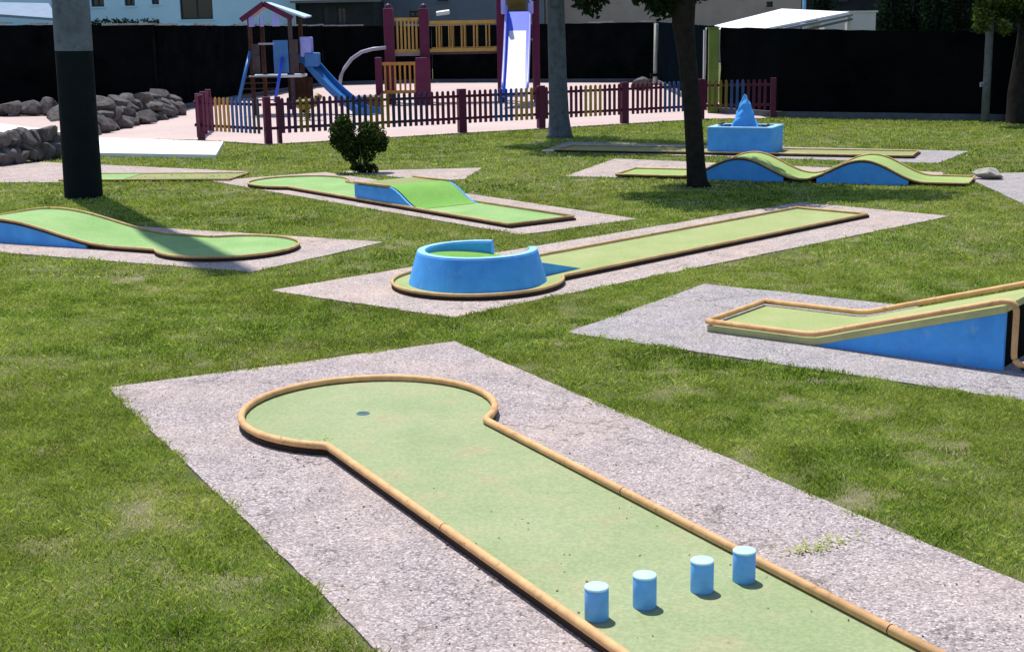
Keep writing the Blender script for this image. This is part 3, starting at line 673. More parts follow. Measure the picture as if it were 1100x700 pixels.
def tree(label, loc, trunk, limbs, clumps, n, size, bark, leaf, seed, flat=0.8):
    t = thing('tree', label, 'tree', loc)
    m = MB(); m.tube([p[:3] for p in trunk], [p[3] for p in trunk], 18); m.build('trunk', bark, t, smooth=True)
    for l in limbs: MB().tube([p[:3] for p in l], [p[3] for p in l], 8).build('limb', bark, t, smooth=True)
    foliage('crown', t, leaf, clumps, n, size, 0.6, seed, flat=flat); return t
g2 = random.Random(5)
def blob(cx, cy, cz, rx, rz, n, r0, r1, g_):
    out = []
    for _ in range(n):
        a = g_.uniform(0, 6.28); q = math.sqrt(g_.random()); out.append((cx + rx * q * math.cos(a), cy + rx * q * math.sin(a), cz + rz * g_.uniform(-1, 1), g_.uniform(r0, r1)))
    return out
tree('slim dark tree in front of the blue sided wave lane', K(2.42, 17.9, 0),
     [(0.05, 0, -0.05, 0.175), (0.02, 0, 0.06, 0.14), (0.0, 0, 0.3, 0.126), (-0.05, 0, 1.0, 0.118), (-0.13, 0, 1.7, 0.122), (-0.18, 0, 2.1, 0.145), (-0.19, 0, 2.5, 0.17), (-0.2, 0.1, 3.4, 0.11), (-0.15, 0.2, 4.4, 0.06)],
     [[(-0.2, 0, 2.3, .10), (0.25, 0.1, 2.9, .07), (0.7, 0.2, 3.8, .03)], [(-0.2, 0, 2.2, .09), (-0.7, 0.2, 2.9, .06), (-1.1, 0.3, 3.7, .03)], [(-0.2, 0, 2.6, .09), (-0.1, 0.8, 3.3, .05), (0, 1.2, 4, .03)]],
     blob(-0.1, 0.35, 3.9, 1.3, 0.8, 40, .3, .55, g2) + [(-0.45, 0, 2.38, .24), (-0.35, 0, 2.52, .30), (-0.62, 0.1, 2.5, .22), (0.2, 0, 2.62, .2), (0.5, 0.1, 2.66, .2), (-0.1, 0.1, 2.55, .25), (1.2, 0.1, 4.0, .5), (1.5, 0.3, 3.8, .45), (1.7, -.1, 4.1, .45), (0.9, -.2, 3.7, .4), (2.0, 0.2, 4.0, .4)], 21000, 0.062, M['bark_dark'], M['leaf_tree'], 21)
tree('plane tree with mottled grey trunk beside the picket fence', K(0.97, 26.3, 0),
     [(0, 0, -0.05, 0.30), (0, 0, 0.08, 0.235), (-0.01, 0, 0.4, 0.195), (-0.03, 0, 1.2, 0.175), (-0.05, 0, 2.4, 0.165), (-0.05, 0, 3.6, 0.15), (0, 0.1, 5.2, 0.09)],
     [[(-0.05, 0, 3.0, .10), (0.6, 0.2, 3.7, .07), (1.2, 0.3, 4.6, .03)], [(-0.05, 0, 3.2, .09), (-0.8, -.1, 4.0, .06), (-1.2, -.3, 4.8, .03)], [(-0.04, 0, 2.9, .05), (0.35, -.1, 2.75, .03), (0.6, -.2, 2.6, .012)]],
     blob(0.0, -0.5, 4.9, 1.7, 1.0, 46, .35, .65, g2) + [(0.45, -.1, 2.55, .22), (0.62, -.2, 2.42, .18), (0.75, -.1, 2.6, .2), (-0.5, 0, 2.7, .15)], 24000, 0.065, M['bark_plane'], M['leaf_tree'], 22)
tree('dark leaning tree with lime leaves painted sunlit at the right edge of the lawn', K(10.45, 28.0, 0),
     [(0.1, 0, -0.05, 0.55), (0.0, 0, 0.12, 0.42), (-0.05, 0, 0.6, 0.36), (0.05, 0, 1.6, 0.34), (0.1, 0, 2.6, 0.30), (0.2, 0, 4.0, 0.16)],
     [[(0, 0, 2.2, .12), (-0.6, -.2, 2.7, .07), (-1.1, -.3, 2.9, .03)], [(0.1, 0, 2.6, .12), (0.9, 0, 3.4, .06), (1.5, 0.2, 4.2, .03)]],
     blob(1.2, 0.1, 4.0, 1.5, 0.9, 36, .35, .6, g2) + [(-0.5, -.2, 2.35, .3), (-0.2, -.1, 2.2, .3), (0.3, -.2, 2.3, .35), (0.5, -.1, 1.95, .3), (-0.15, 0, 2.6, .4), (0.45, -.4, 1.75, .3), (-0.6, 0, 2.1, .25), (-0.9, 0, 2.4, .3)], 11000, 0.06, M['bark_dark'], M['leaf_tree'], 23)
lt = [o for o in C.objects if o.name.startswith('tree')][-1]
foliage('sunlit_leaves', lt, M['leaf_lime_sunlit'], [(-1.15, -.45, 2.25, .22), (-1.15, -.4, 2.0, .18), (-1.05, -.45, 2.5, .26), (-0.7, -.4, 2.5, .24), (-0.75, -.5, 1.95, .16), (-0.4, -.5, 2.45, .2), (-1.2, -.4, 2.75, .25)], 1900, 0.055, 0.6, 31)

bush = thing('bush', 'dark rounded bush with two lobes behind the step lane', 'bush', K(-2.2, 20.35, 0))
bc = [(-0.24, 0, 0.62, .20), (-0.20, 0, 0.45, .17), (0.22, 0, 0.52, .21), (0.14, 0, 0.62, .17), (0.30, 0.05, 0.45, .15), (-0.3, 0.05, 0.5, .14), (0, .14, 0.45, .12), (-0.22, 0, 0.76, .13), (-0.12, 0, 0.28, .12), (0.14, 0, 0.28, .11), (0, .1, .35, .12), (0.1, 0, 0.08, .1), (-0.06, 0, 0.1, .09), (0.2, 0, .06, .08)]
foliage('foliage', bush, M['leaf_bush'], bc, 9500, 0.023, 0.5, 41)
for q in ([(0, 0, 0, .022), (-0.1, 0, .25, .018), (-0.22, 0, .55, .01)], [(0.03, 0, 0, .022), (0.08, 0, .25, .016), (0.2, 0, .5, .01)], [(0.01, 0.02, 0, .018), (0.02, 0, .3, .012), (0.0, 0.05, .5, .008)]):
    MB().tube([p[:3] for p in q], [p[3] for p in q], 7).build('stem', M['stem'], bush, smooth=True)

# ------------------------------------------------------------------ picket fence
def picket_mesh(hgt, mat):
    m = MB(); w = 0.062; d = 0.02
    pr_ = [(-w / 2, 0), (w / 2, 0), (w / 2, hgt - 0.03), (0.012, hgt), (-0.012, hgt), (-w / 2, hgt - 0.03)]; n = len(pr_)
    m.add([(x, -d / 2, z) for x, z in pr_] + [(x, d / 2, z) for x, z in pr_], [tuple(range(n)), tuple(reversed(range(n, 2 * n)))] + [(i, n + i, n + (i + 1) % n, (i + 1) % n) for i in range(n)])
    return m
PM = {}
def picket(root, x, z0, hgt, mk):
    key = (mk, hgt)
    if key not in PM: o = picket_mesh(hgt, None).build('picket', M[mk], root); PM[key] = o.data
    else: o = bpy.data.objects.new('picket', PM[key]); C.objects.link(o); o.parent = root
    o.location = (x, -0.024, z0)
def fence_run(a, b, label, colour, posts, rail_m='maroon', z0=0.20, top=0.87, step=0.122, gap=None):
    a, b = Vector(K(*a)), Vector(K(*b)); L = (b - a).length; d = (b - a) / L
    root = thing('picket_fence', label, 'fence', (a.x, a.y, 0), math.atan2(d.y, d.x), 'fences round the playground')
    for z in (z0 + 0.10, top - 0.12): MB().box((L / 2, 0.008, z), (L, 0.03, 0.055)).build('fence_rail', M[rail_m], root)
    for f, w in posts:
        MB().box((L * f, 0, 0.45), (w, 0.12, 0.90)).build('post', M['magenta'], root, bevel=0.008)
    n = int(L / step)
    for i in range(n):
        x = (i + 0.5) * L / n
        if any(abs(x - L * f) < w / 2 + 0.03 for f, w in posts): continue
        p = a + d * x; px = 550 + F * p.x / p.y
        picket(root, x, z0, round(top - z0, 3), colour(px))
def col_front(px):
    for lo, hi, c in ((325, 338, 'olive'), (338, 375, 'dkpurple'), (375, 400, 'navy'), (400, 426, 'olive'), (426, 446, 'navy'), (446, 466, 'dkpurple'), (466, 532, 'maroon'), (532, 557, 'bluepick'), (557, 577, 'yellow'), (629, 648, 'yellow'), (712, 738, 'bluepick'), (300, 325, 'dkpurple')):
        if lo <= px < hi: return c
    return 'maroon'
yl = lambda x: 27.96 + 0.55 * (x + 0.91)
Lf = lambda x: (x + 4.5) / 8.9
fence_run((-4.5, yl(-4.5)), (4.4, yl(4.4)), 'long picket fence of maroon, navy and yellow pickets before the playground', col_front,
          [(0.0, 0.13), (0.022, 0.07), (Lf(-0.93), 0.17), (Lf(0.68), 0.16), (Lf(2.49), 0.17), (Lf(4.25), 0.16)])
fence_run((4.40, 30.87), (5.85, 30.75), 'short end of the picket fence meeting the dark screen', lambda px: 'olive' if 762 < px < 786 else ('bluepick' if 786 < px < 800 else 'magenta'), [(1.0, 0.12)])
fence_run((-6.05, 27.25), (-4.62, 26.05), 'picket gate with orange, blue and purple pickets at the left corner', lambda px: 'ochre' if 238 < px < 258 else ('bluepick' if 258 < px < 276 else ('navy' if 276 < px < 286 else 'maroon')), [(0.02, 0.10)], top=0.87)
fence_run((-6.15, 27.35), (-6.42, 29.9), 'maroon picket fence running back from the left corner', lambda px: 'maroon' if px < 236 else 'magenta', [(0.25, 0.1), (0.6, 0.1), (1.0, 0.1)])

# ------------------------------------------------------------------ playground
def P_(root, px, py, y): return at(px, py, y) - root.location
# little house tower with slide
Y1 = 36.0
t1 = thing('play_tower', 'small play house tower with a pitched roof and blue side slide', 'play tower', (at(300, 118, Y1).x, Y1, 0))
X = lambda px, dy=0: at(px, 60, Y1 + dy).x - t1.location.x
Z = lambda py, px=300, dy=0: at(px, py, Y1 + dy).z
for px, dy, mt in ((270, -0.1, 'brownwood'), (283, 0.75, 'brownwood'), (313, -0.1, 'greywood'), (324, 0.7, 'brownwood')):
    MB().box((X(px, dy), dy, Z(18) / 2), (0.10, 0.10, Z(18))).build('post', M[mt], t1, bevel=0.01)
xa, xm_, xb = X(263), X(288), X(315)
ya, yb = -0.3, 1.0
zr, ze = Z(2), Z(18)
rf = MB(); th = 0.04
rf.slab([(xm_, ya, zr), (X(331), ya, ze - 0.02), (X(331), yb, ze + 0.02), (xm_, yb, zr)], th); rf.build('roof', M['roof_pale'], t1)
MB().slab([(xa - 0.03, ya, ze - 0.05), (xm_ - 0.005, ya, zr), (xm_ - 0.005, yb, zr), (xa - 0.03, yb, ze - 0.05)], th).build('roof', M['magenta'], t1)
gb = MB(); gz = zr - 0.05
gb.beam((xa, ya + 0.02, ze - 0.08), (xm_, ya + 0.02, gz), 0.05, 0.13); gb.beam((xm_, ya + 0.02, gz), (X(318), ya + 0.02, ze - 0.06), 0.05, 0.13)
gb.build('gable_board', M['magenta'], t1)
gw = MB(); 
for px0, px1 in ((271, 277), (283, 287), (296, 304)): gw.box(((X(px0) + X(px1)) / 2, ya + 0.05, Z(22)), (X(px1) - X(px0), 0.02, 0.30))
gw.build('gable_panel', M['slide_pale'], t1)
MB().box((X(296), 0.3, Z(82)), (1.35, 1.0, 0.06)).build('deck', M['steel'], t1)
MB().box((X(303), -0.17, Z(61)), (0.38, 0.03, 0.82)).build('blue_panel', M['slide_blue'], t1)
MB().box((X(317), -0.17, Z(61)), (0.22, 0.03, 0.85)).build('side_panel', M['greywood'], t1)
MB().box((X(276), -0.17, Z(63)), (0.2, 0.03, 0.75)).build('side_panel', M['greywood'], t1)
MB().box((X(288), -0.17, Z(47)), (0.4, 0.04, 0.05)).build('hand_rail', M['tube_grey'], t1)
MB().tube([(X(271), -0.25, Z(55)), (X(259), -0.75, Z(108))], 0.045, 8).build('ladder_pole', M['slide_blue'], t1)
MB().tube([(X(305), -0.25, Z(62)), (X(298), -0.75, Z(108))], 0.04, 8).build('ladder_pole', M['slide_vivid'], t1)
lad = MB()
for k in range(5): lad.box(((X(262) + X(300)) / 2 + 0.04 * k * 0, -0.62 + 0.06 * k, Z(106) + 0.14 * k), (X(300) - X(262), 0.05, 0.03))
lad.build('ladder_rungs', M['brownwood'], t1)
MB().box((X(309), 0.1, Z(97)), (0.08, 0.08, 1.0)).build('support', M['brownwood'], t1); MB().box((X(320), 0.2, Z(97)), (0.34, 0.05, 0.6)).build('lower_panel', M['brownwood'], t1)
MB().box((X(330), 0.2, Z(97)), (0.16, 0.05, 0.62)).build('lower_panel', M['brownwood'], t1)
def slide_u(name, a, b, run, wdt, mat, root, side=0.14, n=14, curve=0.12):
    """trough slide from a to b with raised sides and a level run-out"""
    a, b = Vector(a), Vector(b); hd = Vector((b.x - a.x, b.y - a.y, 0)).normalized(); nn = Vector((-hd.y, hd.x, 0))
    line = [a - hd * 0.25, a] + [a.lerp(b, k / n) - Vector((0, 0, curve * math.sin(math.pi * k / n))) for k in range(1, n + 1)] + [b + hd * run]
    pf = [(-wdt / 2 - 0.03, side), (-wdt / 2, side), (-wdt / 2, 0.0), (wdt / 2, 0.0), (wdt / 2, side), (wdt / 2 + 0.03, side), (wdt / 2 + 0.03, -0.05), (-wdt / 2 - 0.03, -0.05)]
    k = len(pf); vs = [p + nn * x + Vector((0, 0, z)) for p in line for x, z in pf]; fs = []
    for i in range(len(line) - 1):
        for j in range(k): fs.append((i * k + j, i * k + (j + 1) % k, (i + 1) * k + (j + 1) % k, (i + 1) * k + j))
    fs += [tuple(range(k)), tuple(reversed(range((len(line) - 1) * k, len(line) * k)))]
    return MB().add(vs, fs).build(name, mat, root), line, nn
slide_u('slide', (X(329), 0.25, Z(66)), (X(392), -0.7, Z(122)), 0.35, 0.42, M['slide_blue'], t1, 0.16)
MB().box((X(329), 0.15, Z(51)), (0.28, 0.5, 0.5)).build('slide_hood', M['slide_pale'], t1, bevel=0.03)
MB().box((X(335), 0.1, Z(65)), (0.35, 0.48, 0.35)).build('slide_entry', M['slide_blue'], t1, bevel=0.03)

# large play frame
Y2 = 40.0
t2 = thing('climbing_playset', 'large purple and yellow play frame with bridge and straight blue slide', 'playset', (at(490, 108, Y2).x, Y2, 0))
X = lambda px, dy=0: at(px, 60, Y2 + dy).x - t2.location.x
Z = lambda py, px=490, dy=0: at(px, py, Y2 + dy).z
for px0, px1, ytop, dy in ((413.5, 424, 9, 0), (451.5, 461.5, 9, 0), (534, 542.5, -25, 0), (573, 580, -25, 0), (416, 424, 12, 1.2), (453, 460, 12, 1.2), (536, 543, -25, 1.2), (572, 578, -25, 1.2)):
    z1 = Z(ytop, (px0 + px1) / 2, dy); x0, x1 = X(px0, dy), X(px1, dy); wd = x1 - x0
    pp = MB().box(((x0 + x1) / 2, dy, z1 / 2), (wd, wd, z1)).build('post', M['magenta'] if dy == 0 else M['maroon'], t2, bevel=0.02)
    if ytop > 0: MB().lathe([(0, 0.10), (0.07, 0.08), (0.10, 0.03), (0.10, -0.03), (0.02, -0.04)], 12, ((x0 + x1) / 2, dy, z1 + 0.03)).build('post_cap', M['dkpurple'], pp, smooth=True)
MB().box(((X(404) + X(412)) / 2, -0.5, Z(60) / 2), (0.2, 0.12, Z(60))).build('lower_post', M['magenta'], t2, bevel=0.02)
MB().box(((X(447) + X(463)) / 2, -0.5, Z(62) / 2), (0.42, 0.10, Z(60))).build('lower_panel', M['magenta'], t2, bevel=0.02)
def barrier(px0, px1, py0, py1, n, mat, y, name='barrier', pair=False):
    b = MB(); x0, x1, z1, z0 = X(px0), X(px1), Z(py0), Z(py1); r_ = 0.05
    b.box(((x0 + x1) / 2, y, z1), (x1 - x0, 0.07, 0.09)); b.box(((x0 + x1) / 2, y, z0), (x1 - x0, 0.07, 0.09))
    for i in range(n):
        xx = x0 + (x1 - x0) * (i + 0.7) / (n + 0.4)
        for e in ((-0.045, 0.045) if pair else (0,)): b.box((xx + e, y, (z0 + z1) / 2), (0.028 if pair else 0.055, 0.03, z1 - z0 - 0.09))
    return b.build(name, mat, t2)
barrier(425, 451, 20, 54, 6, M['yellow'], -0.02); barrier(411, 450, 67, 97, 7, M['ochre'], -0.5)
barrier(462, 533.5, 24, 54, 5, M['yellow'], -0.02, 'bridge_railing', True); barrier(462, 533.5, 25, 53, 5, M['yellow'], 1.15, 'bridge_railing', True)
MB().box(((X(461) + X(535)) / 2, 0.56, Z(57)), (X(535) - X(461), 1.0, 0.08)).build('bridge_deck', M['greywood'], t2)
MB().box(((X(424) + X(452)) / 2, 0.6, Z(57.5)), (X(452) - X(424), 1.1, 0.1)).build('deck', M['tube_grey'], t2)
MB().box(((X(542) + X(574)) / 2, 0.6, Z(15)), (X(574) - X(542) + 0.02, 1.1, 0.1)).build('deck', M['dkpurple'], t2)
o_, line_, nn_ = slide_u('slide', (X(557.5), -0.15, Z(14)), (X(552), -2.6, 0.36), 0.5, 0.62, M['slide_vivid'], t2, 0.16, curve=0.10)
bed = line_[4:15]; vs = [p + nn_ * e + Vector((0, 0, 0.006)) for p in bed for e in (-0.24, 0.24)]
MB().add(vs, [(2 * i, 2 * i + 1, 2 * i + 3, 2 * i + 2) for i in range(len(bed) - 1)]).build('slide_bed', M['steel'], o_)
for e in (-0.34, 0.34):
    MB().tube([p + nn_ * e + Vector((0, 0, 0.17)) for p in line_[1:16]], 0.035, 8).build('slide_edge', M['slide_pale'], o_)
for e in (541.5, 571): MB().box((X(e), -0.15, Z(2)), (0.13, 0.5, 0.75)).build('slide_hood', M['slide_pale'], t2, bevel=0.03)
cb = MB(); cb.box((X(556), 1.0, Z(3)), (0.55, 0.03, 0.7)); cb.build('panel', M['olive'], t2)
MB().tube([(X(365), -0.3, Z(88)), (X(366.5), -0.3, Z(80)), (X(371), -0.3, Z(71)), (X(379), -0.3, Z(61)), (X(390), -0.3, Z(54)), (X(402), -0.3, Z(51)), (X(416), -0.3, Z(50))], 0.05, 8).build('arched_bar', M['tube_grey'], t2)
MB().tube([(X(365), -0.3, Z(88)), (X(364.5), -0.3, 0)], 0.05, 8).build('arched_bar', M['tube_grey'], t2)
sb_ = MB(); sb_.box((X(398), -1.2, Z(109)), (0.8, 0.7, 0.5)); sb_.build('crawl_box', M['dkpurple'], t2, bevel=0.05)
MB().tube([(X(577), 0, Z(44)), (X(566), 0.2, Z(44))], 0.03, 6).build('rung', M['tube_grey'], t2)
sg = thing('spring_toy', 'yellow spring toy seen through the picket fence beside the bush', 'spring toy', (at(330, 120, 33.5).x, 33.5, 0))
MB().tube([(0.07 * math.cos(a), 0.07 * math.sin(a), 0.02 + a * 0.008) for a in np.linspace(0, 38, 120)], 0.012, 6).build('spring', M['dark'], sg)
MB().tube([(-0.35, 0, 0.42), (-0.2, 0, 0.40), (0, 0, 0.39), (0.2, 0, 0.44), (0.32, 0, 0.62)], [0.05, 0.11, 0.13, 0.11, 0.08], 12).build('toy_body', M['olive'], sg, smooth=True)
MB().tube([(0.24, -0.18, 0.58), (0.24, 0.18, 0.58)], 0.02, 8).build('handle_bar', M['dark'], sg)

# ------------------------------------------------------------------ dark screens
def screen(pts, label, mat, post_step=2.4, kerb=True, coping=False):
    """fabric screen along [(x, y, top)] with posts and a low kerb"""
    root = thing('screen_fence', label, 'screen fence', (pts[0][0], pts[0][1], 0), 0, 'dark fabric screens round the playground')
    o = Vector((pts[0][0], pts[0][1], 0))
    for (x0, y0, h0), (x1, y1, h1) in zip(pts[:-1], pts[1:]):
        a, b = Vector((x0, y0, 0)) - o, Vector((x1, y1, 0)) - o; L = (b - a).length; d = (b - a) / L; nn = Vector((-d.y, d.x, 0)); n = max(2, int(L / 0.3))
        vs = []; r_ = random.Random(int(L * 97))
        for i in range(n + 1):
            f = i / n; h = h0 + (h1 - h0) * f + r_.uniform(-0.012, 0.012)
            for j in range(5): vs.append(a + d * L * f + nn * (0.05 + r_.uniform(-0.03, 0.03)) + Vector((0, 0, 0.10 + (h - 0.10) * j / 4)))
        fs = [(i * 5 + j, (i + 1) * 5 + j, (i + 1) * 5 + j + 1, i * 5 + j + 1) for i in range(n) for j in range(4)]
        back = [v - nn * 0.02 for v in vs]; m_ = MB().add(vs, fs, True); m_.add(back, fs, True); m_.build('screen_panel', mat, root)
        for i in range(int(L / post_step) + 1):
            f = i * post_step / L; p = a + d * L * f; h = h0 + (h1 - h0) * f
            MB().tube([p + nn * 0.10, p + nn * 0.10 + Vector((0, 0, h - 0.02))], 0.03, 8).build('post', M['dark'], root)
        ang = math.atan2(d.y, d.x); c = (a + b) / 2
        if kerb: MB().box((c.x, c.y, 0.07), (L, 0.22, 0.14), ang).build('kerb', M['kerbstone'], root)
        if coping:
            m_ = MB(); k = int(L / 0.5); r_ = random.Random(4)
            for i in range(k):
                f = (i + .5) / k; p = a + d * L * f; h = h0 + (h1 - h0) * f
                if r_.random() < 0.72: m_.box((p.x, p.y, h + 0.03 + r_.uniform(-.015, .02)), (L / k * 0.96, 0.12, 0.05), ang)
            m_.build('coping', M['coping'], root)
    return root
def top_at(px, py, y): return at(px, py, y).z
screen([(-26, 39.4, top_at(-300, 23, 39)), (-9.5, 38.3, top_at(183, 27, 38.3)), (-7.2, 55.2, top_at(357, 28, 55.2)), (-3.0, 56.0, top_at(470, 28, 56)), (5.45, 52.4, top_at(700, 24, 52.4))], 'long black screen fence across the back of the playground', M['screen'], coping=True)
screen([(5.5, 52.2, top_at(704, 24, 52.2)), (5.02, 33.9, 2.05)], 'dark side screen fence running back from the green post', M['screen_side'])
screen([(5.1, 33.7, 2.02), (6.15, 31.7, 1.98), (10.45, 29.3, 1.82), (15.4, 27.2, 1.74)], 'black screen fence behind the lawn at the right with grey kerb', M['screen'])
gp = thing('green_post', 'leaf green square post at the corner of the black screen', 'post', (4.93, 33.55, 0))
MB().box((0, 0, 1.0), (0.24, 0.12, 2.0)).build('post_body', M['greenpost'], gp, bevel=0.01); MB().box((0, 0, 2.015), (0.27, 0.15, 0.03)).build('post_cap', M['greenpost'], gp)
pl = thing('pole', 'thin pale pole standing at the back corner of the playground', 'pole', (at(704, 88, 49.8).x, 49.8, 0))
MB().tube([(0, 0, 0), (0, 0, 0.5), (0.02, 0, 2.15)], [0.10, 0.075, 0.07], 10).build('pole_shaft', M['polepale'], pl); MB().box((-0.06, 0, 0.36), (0.26, 0.24, 0.10)).build('junction_box', M['dark'], pl)
hb = rock((at(690, 84, 46).x, 46, 0.22), (0.55, 0.35, 0.24), 300, M['rock']); tag(hb, 'single grey boulder beside the thin pale pole', 'boulder')
rp = thing('pole', 'dull blue grey pole in front of the black screen at the right', 'pole', (9.95, 29.0, 0))
MB().tube([(0, 0, 0), (0, 0, 4.2)], [0.085, 0.07], 14).build('pole_shaft', M['mast_grey'], rp, smooth=True); MB().box((-0.1, -0.02, 0.78), (0.08, 0.1, 0.09)).build('clamp', M['mast_grey'], rp)

# ------------------------------------------------------------------ buildings behind
def house(label, name, px0, px1, y, base_top_py, depth, wallmat, ztop, windows, roofmat=None):
    x0, x1 = at(px0, 20, y).x, at(px1, 20, y).x
    t = thing(name, label, 'building', ((x0 + x1) / 2, y, 0))
    w = x1 - x0
    # wall with real window openings: built as strips round the recesses
    cols = sorted({-w / 2, w / 2} | {at(p, 20, y).x - t.location.x for q in windows for p in (q[0], q[1])})
    m = MB()
    wins = [(at(a, 20, y).x - t.location.x, at(b, 20, y).x - t.location.x, at((a + b) / 2, d, y).z, at((a + b) / 2, c, y).z) for a, b, c, d in windows]
    for xa_, xb_ in zip(cols[:-1], cols[1:]):
        c_ = (xa_ + xb_) / 2; zz = sorted([(z0, z1) for a, b, z0, z1 in wins if a < c_ < b]); z = 0
        for z0, z1 in zz:
            if z0 > z: m.box((c_, 0.15, (z + z0) / 2), (xb_ - xa_, 0.3, z0 - z))
            z = z1
        if z < ztop: m.box((c_, 0.15, (z + ztop) / 2), (xb_ - xa_, 0.3, ztop - z))
    m.box((-w / 2 + 0.15, depth / 2 + 0.31, ztop / 2), (0.3, depth, ztop)); m.box((w / 2 - 0.15, depth / 2 + 0.31, ztop / 2), (0.3, depth, ztop)); m.box((0, depth + 0.47, ztop / 2), (w, 0.3, ztop))
    m.build('wall', wallmat, t)
    for a, b, z0, z1 in wins:
        f = MB(); e = 0.07; c_ = (a + b) / 2; zc = (z0 + z1) / 2
        f.box((a + e / 2, 0.2, zc), (e, 0.07, z1 - z0)); f.box((b - e / 2, 0.2, zc), (e, 0.07, z1 - z0))
        f.box((c_, 0.2, z0 + e / 2), (b - a - 2 * e, 0.07, e)); f.box((c_, 0.2, z1 - e / 2), (b - a - 2 * e, 0.07, e)); f.box((c_, 0.2, zc), (e, 0.06, z1 - z0 - 2 * e))
        fo = f.build('window', M['frame_dark'], t); MB().box((c_, 0.25, zc), (b - a - 0.01, 0.02, z1 - z0 - 0.01)).build('pane', M['glass_dark'], fo)
        MB().box((c_, -0.03, z0 - 0.04), (b - a + 0.2, 0.14, 0.06)).build('sill', wallmat, fo)
    if roofmat: MB().slab([(-w / 2 - 0.4, -0.4, ztop + 0.02), (w / 2 + 0.4, -0.4, ztop + 0.02), (w / 2 + 0.4, depth / 2, ztop + 1.6), (-w / 2 - 0.4, depth / 2, ztop + 1.6)], 0.15).build('roof', roofmat, t)
    if roofmat: MB().slab([(-w / 2 - 0.4, depth + 1, ztop + 0.02), (w / 2 + 0.4, depth + 1, ztop + 0.02), (w / 2 + 0.4, depth / 2 + .005, ztop + 1.6), (-w / 2 - 0.4, depth / 2 + .005, ztop + 1.6)], 0.15).build('roof', roofmat, t)
    return t
house('white house in painted blue shade with dark windows above the left end of the black screen', 'house', -90, 318, 74, 30, 8, M['white'], 6.0,
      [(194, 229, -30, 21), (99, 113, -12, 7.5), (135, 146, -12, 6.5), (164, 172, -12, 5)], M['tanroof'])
house('dark low house between the white house and the grey house', 'house', 322, 402, 72, 30, 6, M['darkhouse'], 3.6, [(347, 353, 8, 26), (362, 372, 8, 26)], M['greyhouse'])
house('long blue grey house behind the large play frame', 'house', 396, 585, 78, 30, 8, M['greyhouse'], 5.5, [(404, 412, 4, 20), (440, 452, 12, 19), (470, 482, -20, 2)], M['tanroof'])
house('tan walled house behind the mottled plane tree', 'house', 586, 860, 80, 30, 8, M['tanroof'], 5.5, [(823, 830, 2, 8)], M['tanroof'])
# lean-to with a pale roof at the far left
lt_ = thing('shed', 'low shed with a pale blue lean to roof at the far left', 'shed', (at(20, 20, 66).x, 66, 0))
x0, x1 = at(-40, 20, 66).x - lt_.location.x, at(62, 20, 66).x - lt_.location.x
MB().box(((x0 + x1) / 2, 1.5, 1.3), (x1 - x0 - 0.3, 2.6, 2.5)).build('wall', M['darkhouse'], lt_)
MB().slab([(x0, 0, at(0, 12, 66).z), (x1, 0, at(60, 20, 66).z), (x1 - 1.4, 3.2, at(30, 4, 69).z), (x0, 3.2, at(0, 2, 69).z)], 0.12).build('roof', M['shed_roof'], lt_)
for px in (2, 24, 44): MB().box((at(px, 20, 66).x - lt_.location.x, -0.02, 1.35), (0.12, 0.12, 2.6)).build('post', M['panel_white'], lt_)
# hedge tops peeping over the screen
for i in range(7):
    px = 103 + i * 10.5; p = at(px, 21, 60); hb_ = thing('shrub', 'dark clipped shrub peeping over the black screen below the white house', 'shrub', (p.x, 60, 0), 0, 'shrubs behind the black screen')
    MB().tube([(0, 0, 0), (0, 0, 1.9)], [0.06, 0.03], 6).build('stem', M['bark_dark'], hb_); foliage('foliage', hb_, M['leaf_conifer'], [(0, 0, p.z - 0.25, .28), (0, 0, p.z - 0.6, .36), (0, 0, p.z - 1.1, .4)], 700, 0.07, 0.5, 60 + i)
wl = thing('lamp', 'white floodlight on a short bracket above the bridge railing', 'lamp', (at(476, 20, 58).x, 58, 0))
MB().tube([(0, 0, 0), (0, 0, at(476, 20, 58).z)], 0.05, 8).build('lamp_pole', M['greyhouse'], wl); MB().box((0, 0, at(476, 14, 58).z), (0.55, 0.3, 0.16), 0, 0.15, -0.12).build('lamp_head', M['white_sheet'], wl, bevel=0.03)
# white canopy at the right
cn = thing('canopy', 'bright white sloping canopy roof behind the green post', 'canopy', (7.5, 40, 0))
o = Vector((7.5, 40, 0)); q = [at(758, 30, 36) - o, at(800, 35, 34.5) - o, at(912, 13, 45) - o, at(840, 9.5, 46) - o]
MB().slab(q, 0.05).build('roof_sheet', M['white_sheet'], cn)
dn = Vector((0, 0, -1))
for k, (z0, z1, mt) in enumerate(((0.06, 0.13, 'greyhouse'), (0.20, 0.26, 'frame_dark'))):
    MB().beam(q[1] + dn * (z0 + z1) / 2 + Vector((0.15 + 0.1 * k, 0, 0)), q[2] + dn * (z0 + z1) / 2 + Vector((0.1, 0, 0)), 0.06, z1 - z0).build('side_beam', M[mt], cn)
for j in (0, 1, 2, 3): MB().beam((q[j].x, q[j].y, 0), (q[j].x, q[j].y, q[j].z - 0.06), 0.1).build('post', M['panel_white'], cn)
for i, (a, b, t0_, y) in enumerate(((869, 880, 27, 46), (886, 908, 18, 47), (913, 941, 14, 48))):
    p0, p1 = at(a, t0_, y), at(b, t0_, y); w_ = p1.x - p0.x
    cb_ = thing('cabin', ('narrow pale cabin wall at the left of three under the canopy edge', 'middle pale cabin wall under the canopy edge', 'widest pale cabin wall beside the dark conifers')[i], 'cabin', ((p0.x + p1.x) / 2, y + 0.5, 0), 0, 'pale cabins beside the canopy')
    MB().box((0, 0, p0.z / 2), (w_, 1.0, p0.z)).build('wall', M['panel_white'], cb_); MB().box((0, 0, p0.z + 0.032), (w_ + 0.12, 1.1, 0.06)).build('roof', M['panel_white'], cb_)
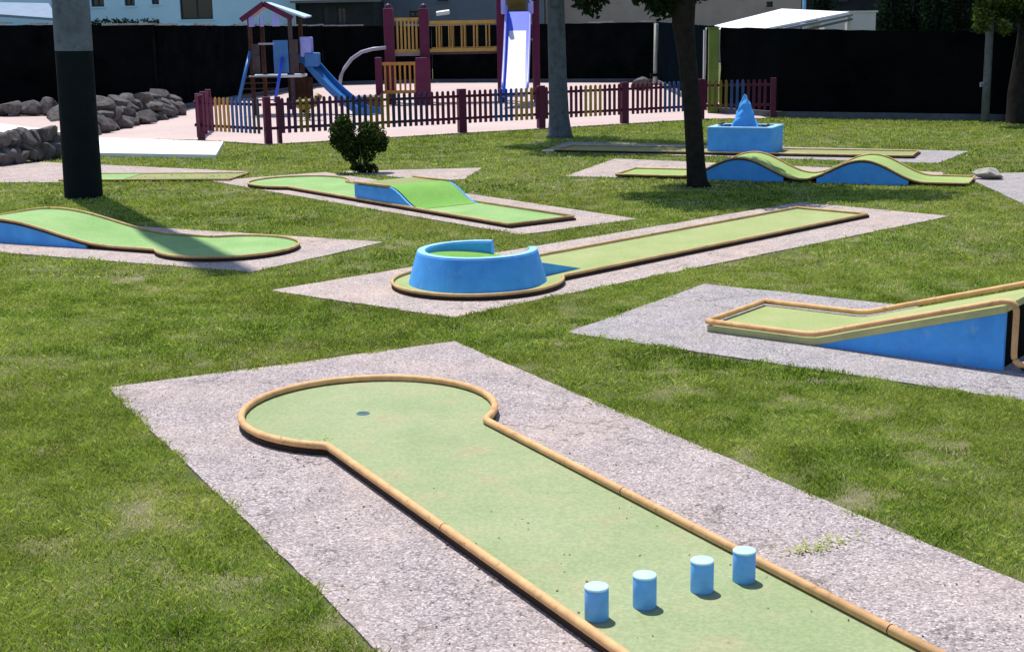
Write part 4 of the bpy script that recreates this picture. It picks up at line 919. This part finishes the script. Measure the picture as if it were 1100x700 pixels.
bp = thing('pole', 'thin blue pole rising behind the white canopy', 'pole', (at(864, 5, 58).x, 58, 0)); MB().tube([(0, 0, 0), (0, 0, 4.5)], 0.07, 8).build('pole_shaft', M['pale_blue'], bp)
cl = ['dark conifer at the left of the clump behind the pale cabins', 'dark conifer between its neighbours behind the right hand screen', 'dark conifer at the right of the clump behind the right hand screen', 'dark conifer behind the lime leaves painted sunlit', 'dark conifer behind the white canopy, above its ridge', 'dark conifer beyond the dull pole at the right']
for i, (px, y) in enumerate(((958, 52), (982, 53), (1005, 51), (1030, 54), (885, 62), (1075, 50))):
    p = at(px, 30, y); c_ = thing('conifer', cl[i], 'tree', (p.x, y, 0), 0, 'conifers behind the black screen')
    MB().tube([(0, 0, 0), (0, 0, 4.6)], [0.14, 0.03], 8).build('trunk', M['bark_dark'], c_)
    foliage('crown', c_, M['leaf_conifer'], [(random.uniform(-.2, .2), random.uniform(-.2, .2), z, max(0.15, 0.85 - 0.12 * z)) for z in np.linspace(0.8, 4.8, 14)], 2600, 0.09, 0.5, 80 + i)
# more background houses so that nothing opens onto the bare horizon
house('pale grey house far behind the dark conifers', 'house', 862, 1130, 92, 30, 8, M['darkhouse'], 6.5, [(900, 912, -20, 2)], M['greyhouse'])

# dry leaves and grit blown onto the paving and the felt
n_ = 420; lx, ly, lz = [], [], []
rl = random.Random(77)
while len(lx) < n_:
    s_ = rl.uniform(-4.6, 1.2); t_ = rl.choice((-1, 1)) * (rl.uniform(0.47, 1.12) if rl.random() < 0.86 else rl.uniform(0.05, 0.43))
    if math.hypot(s_, t_) < 0.74: continue
    x_, y_ = frame_pt(L1o, L1u, s_, t_); lx.append(x_); ly.append(y_); lz.append((SURF if abs(t_) < 0.45 else 0.011) + 0.001)
V = np.zeros((n_, 4, 3))
for i in range(n_):
    a = rl.uniform(0, 6.28); L_ = rl.uniform(0.003, 0.009); W_ = L_ * rl.uniform(0.35, 0.8); up = rl.uniform(0.0, 0.004)
    d_ = Vector((math.cos(a), math.sin(a))); e_ = Vector((-d_.y, d_.x)); c_ = Vector((lx[i], ly[i]))
    for k_, p_ in enumerate((c_ - d_ * L_, c_ - e_ * W_ , c_ + e_ * W_, c_ + d_ * L_)): V[i, k_] = (p_.x, p_.y, lz[i] + up * (k_ % 2) + 0.0005 * k_)
V = V[:, [0, 1, 3, 2]]
M['litter'] = leafmat('dry_leaf_bits', [(0.05, 0.035, 0.02), (0.12, 0.08, 0.04), (0.25, 0.19, 0.10)], 0.1)
lo = build_blades('litter', [(V, np.array([rl.random() for _ in range(n_)]))], M['litter']); lo['kind'] = 'stuff'; tag(lo, 'dry leaf bits scattered on the front concrete and felt', 'litter')
